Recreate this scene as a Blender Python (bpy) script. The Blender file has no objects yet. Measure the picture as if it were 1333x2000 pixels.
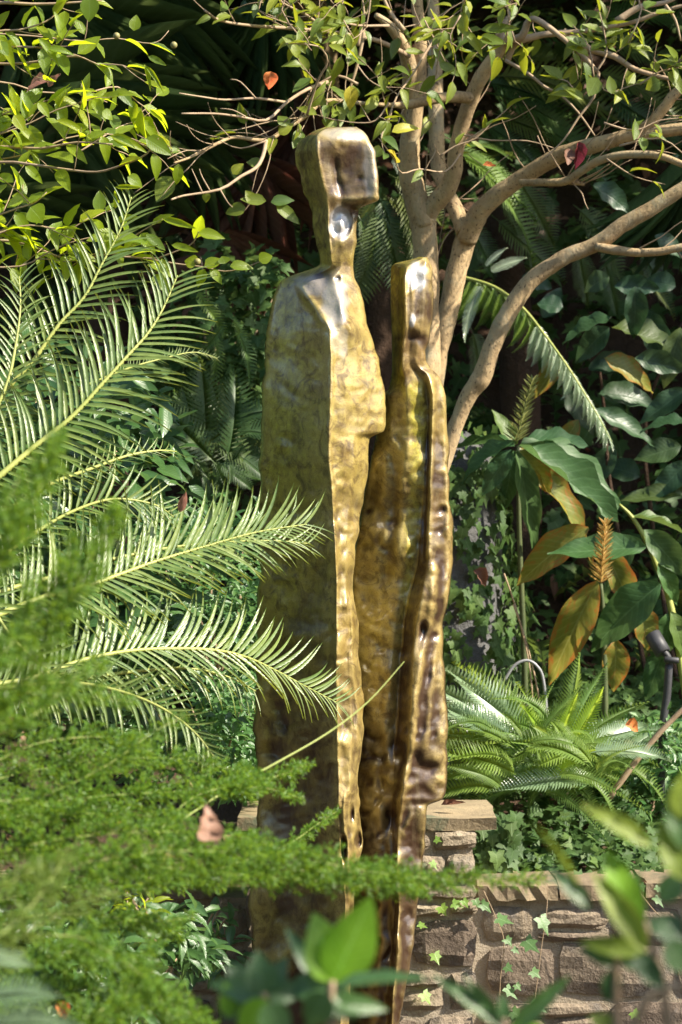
import bpy, math, random
import numpy as np
from mathutils import Vector, Matrix, noise as mnoise

random.seed(7)
rng = np.random.default_rng(7)
S = bpy.context.scene
C = S.collection

# ------------------------------------------------------------------ camera, sky, sun, exposure
CAMZ = 1.7
cam = bpy.data.cameras.new('camera')
cam.sensor_fit = 'VERTICAL'; cam.sensor_height = 36.0; cam.sensor_width = 24.0
cam.lens = 90.0
cam.clip_start = 0.05; cam.clip_end = 400.0
cam.dof.use_dof = True; cam.dof.focus_distance = 6.95; cam.dof.aperture_fstop = 6.0
camo = bpy.data.objects.new('camera', cam); C.objects.link(camo)
camo.location = (0, 0, CAMZ); camo.rotation_euler = (math.radians(90), 0, 0)
S.camera = camo
SUNV = Vector((0.72, -0.27, 0.66)).normalized()
sun = bpy.data.lights.new('sun', 'SUN'); sun.energy = 5.0; sun.angle = math.radians(0.5)
sun.color = (1.0, 0.91, 0.76)
suno = bpy.data.objects.new('sun', sun); C.objects.link(suno)
suno.rotation_euler = SUNV.to_track_quat('Z', 'Y').to_euler(); suno.location = (6, -4, 9)
W = bpy.data.worlds.new('World'); S.world = W; W.use_nodes = True
nt = W.node_tree; nt.nodes.clear()
sky = nt.nodes.new('ShaderNodeTexSky'); sky.sky_type = 'NISHITA'; sky.sun_disc = False
sky.sun_elevation = math.asin(SUNV.z); sky.sun_rotation = math.atan2(SUNV.x, SUNV.y)
bg = nt.nodes.new('ShaderNodeBackground'); bg.inputs[1].default_value = 0.13
wo = nt.nodes.new('ShaderNodeOutputWorld')
nt.links.new(sky.outputs[0], bg.inputs[0]); nt.links.new(bg.outputs[0], wo.inputs[0])
S.view_settings.view_transform = 'Standard'; S.view_settings.look = 'None'
S.view_settings.gamma = 1.0; S.view_settings.use_curve_mapping = False
S.view_settings.exposure = 1.22
S.cycles.max_bounces = 8; S.cycles.transparent_max_bounces = 8
S.cycles.diffuse_bounces = 5; S.cycles.transmission_bounces = 6; S.cycles.glossy_bounces = 4
S.cycles.sample_clamp_indirect = 6.0
try:
    S.cycles.use_denoising = True
except Exception:
    pass

F = 5000.0
def P(px, py, Y):
    return Vector(((px - 666.5) * Y / F, Y, CAMZ - (py - 1000.0) * Y / F))
def proj(v):
    if v[1] < 0.2: return (-9e9, -9e9)
    return (666.5 + v[0] * F / v[1], 1000 - (v[2] - CAMZ) * F / v[1])
def U(a, b): return random.uniform(a, b)

# ------------------------------------------------------------------ node helpers
def new_mat(name):
    m = bpy.data.materials.new(name); m.use_nodes = True
    m.node_tree.nodes.clear()
    return m, m.node_tree
def N(t, typ, **k):
    n = t.nodes.new(typ)
    for a, v in k.items():
        if a == 'inp':
            for i, x in v.items(): n.inputs[i].default_value = x
        else: setattr(n, a, v)
    return n
def L(t, a, b): t.links.new(a, b)
def mathn(t, op, a, b=None, c=None, clamp=False):
    n = N(t, 'ShaderNodeMath', operation=op); n.use_clamp = clamp
    for i, x in enumerate((a, b, c)):
        if x is None: continue
        if isinstance(x, (int, float)): n.inputs[i].default_value = x
        else: L(t, x, n.inputs[i])
    return n.outputs[0]
def mixc(t, f, a, b):
    n = N(t, 'ShaderNodeMix', data_type='RGBA')
    for i, x in ((0, f), (6, a), (7, b)):
        if isinstance(x, (int, float)): n.inputs[i].default_value = x
        elif isinstance(x, tuple): n.inputs[i].default_value = (*x[:3], 1)
        else: L(t, x, n.inputs[i])
    return n.outputs[2]
def ramp(t, f, stops):
    n = N(t, 'ShaderNodeValToRGB')
    e = n.color_ramp.elements
    while len(e) < len(stops): e.new(0.5)
    for i, (p, c) in enumerate(stops):
        e[i].position = p; e[i].color = (*c, 1) if len(c) == 3 else c
    L(t, f, n.inputs[0]); return n.outputs[0]
def noise_n(t, vec, scale, detail=3, rough=0.5, dist=0.0):
    n = N(t, 'ShaderNodeTexNoise'); n.inputs['Scale'].default_value = scale
    n.inputs['Detail'].default_value = detail; n.inputs['Roughness'].default_value = rough
    n.inputs['Distortion'].default_value = dist
    if vec is not None: L(t, vec, n.inputs['Vector'])
    return n.outputs['Fac']
def bump(t, h, s, d=0.01):
    n = N(t, 'ShaderNodeBump'); n.inputs['Strength'].default_value = s; n.inputs['Distance'].default_value = d
    L(t, h, n.inputs['Height']); return n.outputs[0]

def leaf_mat(name, cols, trans=0.38, tcol=None, rough=0.38, veins=True, edge=None, spec=0.5, spots=0.0):
    """cols: 2-4 base colours picked per leaf; tcol: colour of light coming through."""
    m, t = new_mat(name)
    oi = N(t, 'ShaderNodeObjectInfo'); gi = N(t, 'ShaderNodeNewGeometry')
    r = mathn(t, 'FRACT', mathn(t, 'ADD', oi.outputs['Random'], mathn(t, 'MULTIPLY', gi.outputs['Random Per Island'], 1.37)))
    n = len(cols)
    base = ramp(t, r, [(i / max(1, n - 1), c) for i, c in enumerate(cols)])
    tc = N(t, 'ShaderNodeTexCoord')
    nz = noise_n(t, tc.outputs['Object'], 9.0, 4, 0.6)
    hs = N(t, 'ShaderNodeHueSaturation'); L(t, base, hs.inputs['Color'])
    L(t, mathn(t, 'MULTIPLY_ADD', nz, 0.7, 0.65), hs.inputs['Value'])
    col = hs.outputs[0]
    at = N(t, 'ShaderNodeAttribute'); at.attribute_name = 'luv'
    sep = N(t, 'ShaderNodeSeparateXYZ'); L(t, at.outputs['Vector'], sep.inputs[0])
    av = mathn(t, 'ABSOLUTE', sep.outputs[1])
    h = None
    if veins:
        mid = mathn(t, 'SUBTRACT', 1.0, mathn(t, 'MULTIPLY', av, 14.0), clamp=True)
        side = mathn(t, 'SINE', mathn(t, 'MULTIPLY', mathn(t, 'ADD', sep.outputs[0], mathn(t, 'MULTIPLY', av, -0.22)), 70.0))
        side = mathn(t, 'MULTIPLY', mathn(t, 'POWER', mathn(t, 'MULTIPLY_ADD', side, 0.5, 0.5), 6.0), 0.35)
        vv = mathn(t, 'ADD', mid, side, clamp=True)
        lift = N(t, 'ShaderNodeHueSaturation'); L(t, col, lift.inputs['Color'])
        lift.inputs['Value'].default_value = 1.7; lift.inputs['Saturation'].default_value = 0.85
        col = mixc(t, mathn(t, 'MULTIPLY', vv, 0.75), col, lift.outputs[0])
        h = mathn(t, 'SUBTRACT', nz, vv)
    if edge is not None:
        e = mathn(t, 'MULTIPLY', mathn(t, 'POWER', av, 2.0), 1.0)
        e = mathn(t, 'SMOOTHSTEP', mathn(t, 'ADD', e, mathn(t, 'MULTIPLY', nz, 0.9)), 0.55, 1.1) if False else mathn(t, 'MULTIPLY', mathn(t, 'SUBTRACT', mathn(t, 'MULTIPLY_ADD', nz, 1.7, mathn(t, 'MULTIPLY', e, .45)), 1.0), 2.6, clamp=True)
        col = mixc(t, e, col, edge)
    if spots > 0:
        sp = noise_n(t, tc.outputs['Object'], 45.0, 2, 0.6)
        col = mixc(t, mathn(t, 'MULTIPLY', mathn(t, 'SUBTRACT', sp, 0.66), 9.0 * spots, clamp=True), col, (0.09, 0.05, 0.02))
    p = N(t, 'ShaderNodeBsdfPrincipled'); L(t, col, p.inputs['Base Color'])
    L(t, mathn(t, 'MULTIPLY_ADD', nz, 0.25, rough - 0.1), p.inputs['Roughness'])
    p.inputs['Specular IOR Level'].default_value = spec
    tr = N(t, 'ShaderNodeBsdfTranslucent')
    if tcol is None:
        tt = N(t, 'ShaderNodeHueSaturation'); L(t, col, tt.inputs['Color'])
        tt.inputs['Value'].default_value = 3.0; tt.inputs['Hue'].default_value = 0.475; L(t, tt.outputs[0], tr.inputs[0])
    else:
        L(t, mixc(t, 0.6, col, tcol), tr.inputs[0])
    if h is not None:
        b = bump(t, h, 0.25, 0.004); L(t, b, p.inputs['Normal'])
    mx = N(t, 'ShaderNodeMixShader'); mx.inputs[0].default_value = trans
    L(t, p.outputs[0], mx.inputs[1]); L(t, tr.outputs[0], mx.inputs[2])
    o = N(t, 'ShaderNodeOutputMaterial'); L(t, mx.outputs[0], o.inputs[0])
    return m

def solid_mat(name, c1, c2, scale=6, rough=0.8, bs=0.5, bd=0.01, metal=0.0, spec=0.4, stretch=(1, 1, 1), c3=None, vary=False, specks=False):
    m, t = new_mat(name)
    tc = N(t, 'ShaderNodeTexCoord'); mp = N(t, 'ShaderNodeMapping'); mp.inputs['Scale'].default_value = stretch
    L(t, tc.outputs['Object'], mp.inputs[0])
    vec = mp.outputs[0]
    if vary:
        oi = N(t, 'ShaderNodeObjectInfo')
        cmb = N(t, 'ShaderNodeVectorMath', operation='ADD'); L(t, vec, cmb.inputs[0])
        mm = mathn(t, 'MULTIPLY', oi.outputs['Random'], 37.0)
        L(t, mm, cmb.inputs[1]); vec = cmb.outputs[0]
    a = noise_n(t, vec, scale, 6, 0.62, 0.4); b = noise_n(t, vec, scale * 9, 5, 0.65)
    fac = mathn(t, 'MULTIPLY', mathn(t, 'SUBTRACT', mathn(t, 'MULTIPLY_ADD', b, 0.4, mathn(t, 'MULTIPLY', a, 0.9)), 0.4), 2.6, clamp=True)
    col = mixc(t, fac, c1, c2)
    if specks:
        k = noise_n(t, vec, scale * 14, 2, 0.5)
        col = mixc(t, mathn(t, 'MULTIPLY', mathn(t, 'SUBTRACT', k, 0.60), 8.0, clamp=True), col, (0.09, 0.06, 0.035))
        k2_ = noise_n(t, vec, scale * 1.3, 6, 0.75, 2.0)
        col = mixc(t, mathn(t, 'MULTIPLY', mathn(t, 'SUBTRACT', k2_, 0.60), 9.0, clamp=True), col, (0.13, 0.09, 0.05))
    if c3 is not None:
        q = noise_n(t, vec, scale * 0.55, 5, 0.7, 0.8)
        col = mixc(t, mathn(t, 'MULTIPLY', mathn(t, 'SUBTRACT', q, 0.53), 7.0, clamp=True), col, c3)
    if vary:
        hs = N(t, 'ShaderNodeHueSaturation'); L(t, col, hs.inputs['Color'])
        L(t, mathn(t, 'MULTIPLY_ADD', oi.outputs['Random'], 0.8, 0.6), hs.inputs['Value'])
        L(t, mathn(t, 'MULTIPLY_ADD', oi.outputs['Random'], 0.03, 0.485), hs.inputs['Hue'])
        col = hs.outputs[0]
    p = N(t, 'ShaderNodeBsdfPrincipled'); L(t, col, p.inputs['Base Color'])
    p.inputs['Roughness'].default_value = rough; p.inputs['Metallic'].default_value = metal
    p.inputs['Specular IOR Level'].default_value = spec
    hh = mathn(t, 'MULTIPLY_ADD', b, 0.5, a)
    L(t, bump(t, hh, bs, bd), p.inputs['Normal'])
    o = N(t, 'ShaderNodeOutputMaterial'); L(t, p.outputs[0], o.inputs[0])
    return m

# ------------------------------------------------------------------ mesh helpers
def make_mesh(name, V, Fs, mat=None, uv=None, smooth=True, attrs=None):
    """V (n,3); Fs list of (m,k) int arrays"""
    V = np.asarray(V, dtype=np.float32)
    me = bpy.data.meshes.new(name)
    Fs = [np.asarray(f, dtype=np.int32) for f in Fs if len(f)]
    loops = np.concatenate([f.ravel() for f in Fs])
    tot = np.concatenate([np.full(len(f), f.shape[1], dtype=np.int32) for f in Fs])
    start = np.concatenate([[0], np.cumsum(tot)[:-1]]).astype(np.int32)
    me.vertices.add(len(V)); me.vertices.foreach_set('co', V.ravel())
    me.loops.add(len(loops)); me.loops.foreach_set('vertex_index', loops)
    me.polygons.add(len(tot)); me.polygons.foreach_set('loop_start', start)
    try: me.polygons.foreach_set('loop_total', tot)
    except Exception: pass
    me.polygons.foreach_set('use_smooth', np.full(len(tot), smooth, dtype=bool))
    if uv is not None:
        a = me.attributes.new('luv', 'FLOAT_VECTOR', 'POINT')
        u3 = np.zeros((len(V), 3), dtype=np.float32); u3[:, :uv.shape[1]] = uv
        a.data.foreach_set('vector', u3.ravel())
    for k, arr in (attrs or {}).items():
        a = me.attributes.new(k, 'FLOAT', 'POINT'); a.data.foreach_set('value', np.asarray(arr, dtype=np.float32).ravel())
    me.update(calc_edges=True)
    if mat: me.materials.append(mat)
    return me

ORG = {}
def thing(name, label, cat, loc, group=None):
    o = bpy.data.objects.new(name, None); C.objects.link(o)
    o.empty_display_size = 0.1
    o.location = loc; o['label'] = label; o['category'] = cat
    if group: o['group'] = group
    ORG[o.name] = Vector(loc); return o
def org(o): return ORG[o.name]
def wpart(name, V, Fs, mat, parent, uv=None, smooth=True, kind=None, label=None, attrs=None):
    """part whose vertices are given in world coordinates"""
    V = np.asarray(V, dtype=np.float32) - np.array(org(parent), dtype=np.float32)
    me = make_mesh(name, V, Fs, mat, uv, smooth, attrs)
    o = bpy.data.objects.new(name, me); C.objects.link(o); o.parent = parent
    ORG[o.name] = org(parent)
    if kind: o['kind'] = kind
    if label: o['label'] = label
    return o
def top(name, V, Fs, mat, loc, kind=None, label=None, cat=None, uv=None, smooth=True, group=None, attrs=None):
    V = np.asarray(V, dtype=np.float32) - np.array(loc, dtype=np.float32)
    me = make_mesh(name, V, Fs, mat, uv, smooth, attrs)
    o = bpy.data.objects.new(name, me); C.objects.link(o); o.location = loc
    ORG[o.name] = Vector(loc)
    if kind: o['kind'] = kind
    if label: o['label'] = label
    if cat: o['category'] = cat
    if group: o['group'] = group
    return o
def inst(name, me, M, parent, label=None):
    o = bpy.data.objects.new(name, me); C.objects.link(o); o.parent = parent
    o.matrix_basis = Matrix.Translation(-org(parent)) @ M
    ORG[o.name] = org(parent)   # used only for naming; leaves have no children
    if label: o['label'] = label
    return o

def frame(pos, d, up, sx=1, sy=1, sz=1):
    x = Vector(d).normalized(); z = Vector(up); z = z - x * z.dot(x)
    if z.length < 1e-4: z = Vector((0.1, 0.3, 1)); z = z - x * z.dot(x)
    z.normalize(); y = z.cross(x)
    M = Matrix(((x.x * sx, y.x * sy, z.x * sz, pos[0]), (x.y * sx, y.y * sy, z.y * sz, pos[1]), (x.z * sx, y.z * sy, z.z * sz, pos[2]), (0, 0, 0, 1)))
    return M

def scatter(tpls, Ms, pick=None):
    """tpls: list of (V,F4,uv); Ms list of 4x4 -> merged V,F,uv"""
    A = np.array([[list(r) for r in M] for M in Ms], dtype=np.float64)
    n = len(A)
    if pick is None: pick = rng.integers(0, len(tpls), n)
    Vs, Fs, Us = [], [], []; off = 0
    for k, (V, Fq, uv) in enumerate(tpls):
        a = A[pick == k]
        if not len(a): continue
        W_ = np.einsum('nij,vj->nvi', a[:, :3, :3], V) + a[:, None, :3, 3]
        Vs.append(W_.reshape(-1, 3))
        Fs.append((Fq[None] + (np.arange(len(a)) * len(V))[:, None, None] + off).reshape(-1, Fq.shape[1]))
        Us.append(np.tile(uv, (len(a), 1))); off += len(a) * len(V)
    return np.concatenate(Vs), np.concatenate(Fs), np.concatenate(Us)

def leaf_tpl(shape='ovate', n=6, fold=0.25, curl=0.25, wavy=0.0, bend=0.0, seed=0, twist=0.0):
    """unit length along x, unit width along y"""
    r = random.Random(seed)
    V, uv = [], []
    for i in range(n + 1):
        u = i / n
        if shape == 'ovate': w = math.sin(math.pi * min(1, u ** 0.75)) ** 0.8 * (1 - 0.15 * u)
        elif shape == 'lance': w = math.sin(math.pi * u ** 0.8) ** 0.9
        elif shape == 'strap': w = min(1, u * 9 + 0.35) * (1 - u ** 3.0)
        elif shape == 'tri': w = (1 - u ** 1.4) * min(1, .45 + u * 4)
        elif shape == 'obov': w = math.sin(math.pi * u ** 1.35) ** 0.85
        w = max(w, 0.02) * 0.5
        if i == 0 and shape not in ('strap', 'tri'): w = 0.03
        for s in (-1, 0, 1):
            y = s * w + bend * u * u
            z = -curl * u * u + fold * abs(s) * w + wavy * math.sin(u * 19 + s * 1.7 + seed) * abs(s) * 0.5 + twist * s * w * u
            V.append((u, y, z)); uv.append((u, s, 0))
    Fq = []
    for i in range(n):
        a = i * 3
        Fq += [(a, a + 3, a + 4, a + 1), (a + 1, a + 4, a + 5, a + 2)]
    return np.array(V), np.array(Fq), np.array(uv, dtype=float)

def ivy_tpl(fold=0.12, seed=0):
    r = random.Random(seed)
    pts = [(0, 0), (-.16, .16), (-.12, .50), (.16, .36), (.42, .52), (.50, .22), (1.0, 0.0), (.50, -.22), (.42, -.52), (.16, -.36), (-.12, -.5), (-.16, -.16)]
    V = [(.12, 0, 0)] + [(x + r.uniform(-.03, .03), y + r.uniform(-.03, .03), -fold * x * x + fold * abs(y) + r.uniform(-.03, .03)) for x, y in pts]
    V += [(0.5, 0, 0.0)]
    uv = [(x, y * 1.6, 0) for x, y, z in V]
    q = [(0, 2, 3, 4), (0, 4, 5, 6), (0, 6, 7, 13), (0, 13, 7, 8), (0, 8, 9, 10), (0, 10, 11, 12), (0, 12, 1, 2)]
    # order: 1..12 = outline, 13 = mid
    q = [(0, 1, 2, 3), (0, 3, 4, 13), (13, 4, 5, 6), (13, 6, 7, 8), (13, 8, 9, 10), (0, 13, 10, 11), (0, 11, 12, 1)]
    return np.array(V), np.array(q), np.array(uv, dtype=float)

def tube_geo(pts, rad, ns=8, sub=4, wob=0.0, seed=0):
    """smooth tube through 3-D points; returns V, quads"""
    pts = [Vector(p) for p in pts]; n = len(pts)
    if isinstance(rad, (int, float)): rad = [rad] * n
    Q, R = [], []
    for i in range(n - 1):
        p0 = pts[max(0, i - 1)]; p1 = pts[i]; p2 = pts[i + 1]; p3 = pts[min(n - 1, i + 2)]
        for k in range(sub):
            t = k / sub; t2 = t * t; t3 = t2 * t
            Q.append(0.5 * ((2 * p1) + (p2 - p0) * t + (2 * p0 - 5 * p1 + 4 * p2 - p3) * t2 + (3 * p1 - p0 - 3 * p2 + p3) * t3))
            R.append(rad[i] * (1 - t) + rad[i + 1] * t)
    Q.append(pts[-1]); R.append(rad[-1])
    V = []; up = Vector((0.03, 1, 0.05)); m = len(Q)
    for i, q in enumerate(Q):
        d = (Q[min(m - 1, i + 1)] - Q[max(0, i - 1)])
        if d.length < 1e-9: d = Vector((0, 0, 1))
        d.normalize(); x = (up - d * up.dot(d))
        if x.length < 1e-3: x = Vector((1, 0, 0)) - d * d.x
        x.normalize(); y = d.cross(x); up = x
        for k in range(ns):
            a = 2 * math.pi * k / ns; r = R[i]
            if wob:
                c = Vector((math.cos(a), math.sin(a), 0)) * 0.9
                r *= 1 + wob * mnoise.noise(Vector((c.x + seed * 3.1, c.y, i * 0.33 + seed))) + wob * 0.5 * mnoise.noise(Vector((c.x * 2 + seed, c.y * 2, i * 0.9)))
            V.append(q + x * (math.cos(a) * r) + y * (math.sin(a) * r))
    Fq = []
    for i in range(m - 1):
        for k in range(ns):
            a = i * ns + k; b = i * ns + (k + 1) % ns
            Fq.append((a, b, b + ns, a + ns))
    V.append(Q[0]); V.append(Q[-1]); c0 = len(V) - 2; c1 = len(V) - 1
    for k in range(ns):
        b = (k + 1) % ns
        Fq.append((c0, b, k, k)) if False else None
    T = [(c0, (k + 1) % ns, k) for k in range(ns)] + [(c1, (m - 1) * ns + k, (m - 1) * ns + (k + 1) % ns) for k in range(ns)]
    return np.array([tuple(v) for v in V]), np.array(Fq), np.array(T), Q

class Geo:
    def __init__(s): s.V = []; s.F = {}; s.U = []; s.n = 0
    def add(s, V, *Fs, uv=None):
        for f in Fs:
            f = np.asarray(f)
            if len(f): s.F.setdefault(f.shape[1], []).append(f + s.n)
        s.V.append(np.asarray(V)); s.n += len(V)
        s.U.append(np.zeros((len(V), 3)) if uv is None else uv)
    def tube(s, pts, rad, **k):
        V, Fq, T, Q = tube_geo(pts, rad, **k); s.add(V, Fq, T); return Q
    def get(s):
        return np.concatenate(s.V), [np.concatenate(v) for v in s.F.values()], np.concatenate(s.U)

def emit_leaves(parent, leaves, tpls_by_mat, mats, cap=290, name='leaf', mass='small_leaves'):
    """leaves: (pos, dir, up, L, W, matkey). The largest in view become objects, the rest one stuff part."""
    def score(l):
        x, y = proj(l[0]); inn = -60 < x < 1393 and -60 < y < 2060
        return (0 if inn else -1e6) + l[3] / max(l[0][1], .3) * 1000
    order = sorted(range(len(leaves)), key=lambda i: -score(leaves[i]))
    meshes = {k: [make_mesh(name, V, [Fq], mats[k], uv) for V, Fq, uv in t] for k, t in tpls_by_mat.items()}
    rest = []
    for c, i in enumerate(order):
        p, d, up, Ln, Wd, k = leaves[i]
        M = frame(p, d, up, Ln, Wd, Ln)
        if c < cap: inst(name, random.choice(meshes[k]), M, parent)
        else: rest.append((M, k))
    for k in tpls_by_mat:
        Ms = [M for M, kk in rest if kk == k]
        if Ms:
            V, Fq, uv = scatter(tpls_by_mat[k], Ms)
            wpart(mass, V, [Fq], mats[k], parent, uv=uv, kind='stuff')
# ------------------------------------------------------------------ materials
M = {}
M['soil'] = solid_mat('soil', (0.030, 0.018, 0.011), (0.075, 0.042, 0.024), 3, 0.95, 0.9, 0.05)
M['bark'] = solid_mat('pale_bark', (0.17, 0.115, 0.06), (0.50, 0.36, 0.19), 9, 0.85, 0.8, 0.009, c3=(0.36, 0.31, 0.2), stretch=(1, 1, .7), specks=True)
M['twig'] = solid_mat('twig_bark', (0.24, 0.16, 0.09), (0.42, 0.31, 0.2), 20, 0.8, 0.4, 0.002)
M['stone'] = solid_mat('stone', (0.12, 0.092, 0.065), (0.30, 0.24, 0.17), 7, 0.9, 1.0, 0.02, c3=(0.15, 0.135, 0.12), vary=True)
M['coping'] = solid_mat('coping_stone', (0.15, 0.115, 0.075), (0.28, 0.21, 0.13), 9, 0.85, 0.8, 0.01, c3=(0.10, 0.115, 0.07), vary=True)
M['mortar'] = solid_mat('mortar', (0.26, 0.21, 0.15), (0.44, 0.37, 0.28), 18, 0.95, 1.0, 0.015)
M['rock'] = solid_mat('grey_rock', (0.05, 0.05, 0.055), (0.12, 0.12, 0.12), 6, 0.9, 0.9, 0.03)
M['black_metal'] = solid_mat('black_metal', (0.03, 0.03, 0.032), (0.055, 0.055, 0.06), 30, 0.5, 0.15, 0.001)
M['hose'] = solid_mat('pale_hose', (0.22, 0.22, 0.23), (0.3, 0.3, 0.31), 20, 0.4, 0.1, 0.001)
M['dead'] = leaf_mat('dead_leaf', [(0.12, 0.05, 0.025), (0.22, 0.11, 0.06), (0.10, 0.04, 0.025)], trans=0.12, rough=0.6)
M['orange_leaf'] = leaf_mat('orange_leaf', [(0.55, 0.16, 0.03), (0.6, 0.22, 0.05)], trans=0.35, rough=0.6)
M['pinkish'] = leaf_mat('pinkish_dead_leaf', [(0.30, 0.16, 0.10), (0.34, 0.19, 0.13)], trans=0.2, rough=0.5)
M['redleaf'] = leaf_mat('dark_red_leaf', [(0.12, 0.012, 0.016), (0.15, 0.02, 0.02)], trans=0.15, rough=0.35)
M['tree_leaf'] = leaf_mat('tree_leaf', [(0.06, 0.13, 0.03), (0.2, 0.25, 0.02), (0.11, 0.18, 0.025), (0.28, 0.31, 0.02)], trans=0.45, tcol=(0.55, 0.56, 0.02), spots=0.5)
M['yellow_leaf'] = leaf_mat('yellow_leaf', [(0.5, 0.38, 0.03), (0.42, 0.42, 0.04)], trans=0.4, tcol=(0.7, 0.55, 0.04), spots=0.8)
M['shrub_leaf'] = leaf_mat('shrub_leaf', [(0.10, 0.18, 0.03), (0.25, 0.34, 0.015), (0.16, 0.26, 0.02), (0.34, 0.40, 0.015)], trans=0.62, tcol=(0.75, 0.85, 0.01), rough=0.3)
M['cycad'] = leaf_mat('cycad_leaflet', [(0.10, 0.17, 0.04), (0.14, 0.21, 0.045), (0.19, 0.25, 0.055)], trans=0.28, tcol=(0.5, 0.5, 0.04), rough=0.3, veins=True, spec=0.7)
M['stem_dark'] = solid_mat('dark_green_stem', (0.04, 0.06, 0.02), (0.09, 0.11, 0.04), 12, 0.6, 0.2, 0.002)
M['rachis'] = solid_mat('frond_stalk', (0.26, 0.31, 0.07), (0.38, 0.40, 0.11), 12, 0.5, 0.2, 0.002)
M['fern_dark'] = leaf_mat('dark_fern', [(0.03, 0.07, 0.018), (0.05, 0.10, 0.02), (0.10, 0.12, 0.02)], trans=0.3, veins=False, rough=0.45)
M['fern'] = leaf_mat('sword_fern', [(0.09, 0.17, 0.045), (0.15, 0.23, 0.035), (0.09, 0.16, 0.04)], trans=0.38, veins=False, rough=0.45, spec=.35)
M['fern_lime'] = leaf_mat('lime_fern', [(0.2, 0.32, 0.03), (0.24, 0.36, 0.04)], trans=0.4, veins=False)
M['fern_sun_tint'] = leaf_mat('sun_tinted_fern', [(0.30, 0.38, 0.26), (0.36, 0.43, 0.3)], trans=0.25, veins=False, rough=0.3, spec=0.8)  # pale tint carries the sunlit sheen of the hanging fronds
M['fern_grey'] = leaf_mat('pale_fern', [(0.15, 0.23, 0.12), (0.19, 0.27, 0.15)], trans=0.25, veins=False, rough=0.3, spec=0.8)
M['plume'] = leaf_mat('asparagus_needles', [(0.09, 0.21, 0.025), (0.15, 0.29, 0.035), (0.06, 0.14, 0.02)], trans=0.48, tcol=(0.45, 0.62, 0.03), veins=False, rough=0.45)
M['plume_old'] = leaf_mat('old_needles', [(0.13, 0.21, 0.03), (0.17, 0.25, 0.04)], trans=0.4, tcol=(0.35, 0.45, 0.05), veins=False, rough=0.5)
M['plume_stem'] = solid_mat('green_stem', (0.2, 0.26, 0.06), (0.3, 0.34, 0.1), 20, 0.6, 0.2, 0.001)
M['ivy'] = leaf_mat('ivy_leaf', [(0.03, 0.07, 0.016), (0.06, 0.12, 0.03), (0.045, 0.09, 0.022), (0.09, 0.15, 0.035)], trans=0.25, rough=0.5, spec=0.3)
M['ivy_young'] = leaf_mat('young_ivy_leaf', [(0.16, 0.3, 0.05), (0.22, 0.36, 0.06)], trans=0.4, rough=0.35)
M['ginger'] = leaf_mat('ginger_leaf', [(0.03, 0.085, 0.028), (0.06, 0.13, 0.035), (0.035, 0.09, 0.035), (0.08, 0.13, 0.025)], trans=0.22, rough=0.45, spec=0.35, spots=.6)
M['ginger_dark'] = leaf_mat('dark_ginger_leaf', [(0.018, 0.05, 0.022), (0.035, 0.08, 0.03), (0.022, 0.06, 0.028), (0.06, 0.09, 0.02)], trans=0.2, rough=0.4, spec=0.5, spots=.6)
M['ginger_old'] = leaf_mat('yellowing_ginger_leaf', [(0.16, 0.18, 0.03), (0.2, 0.2, 0.03)], trans=0.3, rough=0.4, edge=(0.30, 0.13, 0.02))
M['spike'] = leaf_mat('seed_spike', [(0.42, 0.28, 0.08), (0.38, 0.3, 0.09)], trans=0.2, veins=False)
M['spike_green'] = leaf_mat('green_spike', [(0.17, 0.2, 0.07), (0.2, 0.23, 0.08)], trans=0.2, veins=False)
M['palm'] = leaf_mat('palm_leaf', [(0.035, 0.07, 0.025), (0.07, 0.11, 0.03)], trans=0.2, rough=0.35, spec=0.6)
M['small_leaf'] = leaf_mat('small_shrub_leaf', [(0.04, 0.11, 0.035), (0.07, 0.17, 0.045), (0.1, 0.2, 0.05)], trans=0.3, rough=0.3, spec=0.7)
M['laurel'] = leaf_mat('laurel_leaf', [(0.035, 0.09, 0.025), (0.06, 0.13, 0.03)], trans=0.25, rough=0.3, spec=0.6)
M['laurel_lime'] = leaf_mat('bright_laurel_leaf', [(0.20, 0.42, 0.02), (0.24, 0.46, 0.03)], trans=0.5, tcol=(0.42, 0.72, 0.03), rough=0.4)
M['laurel_olive'] = leaf_mat('olive_laurel_leaf', [(0.2, 0.29, 0.03), (0.26, 0.34, 0.04)], trans=0.45, tcol=(0.45, 0.5, 0.04), rough=0.35)
M['canopy'] = leaf_mat('canopy_leaf', [(0.03, 0.08, 0.02), (0.05, 0.12, 0.03)], trans=0.25, veins=False, rough=0.5)
M['reed'] = leaf_mat('grass_blade', [(0.1, 0.2, 0.04), (0.14, 0.25, 0.05)], trans=0.3)

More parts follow.
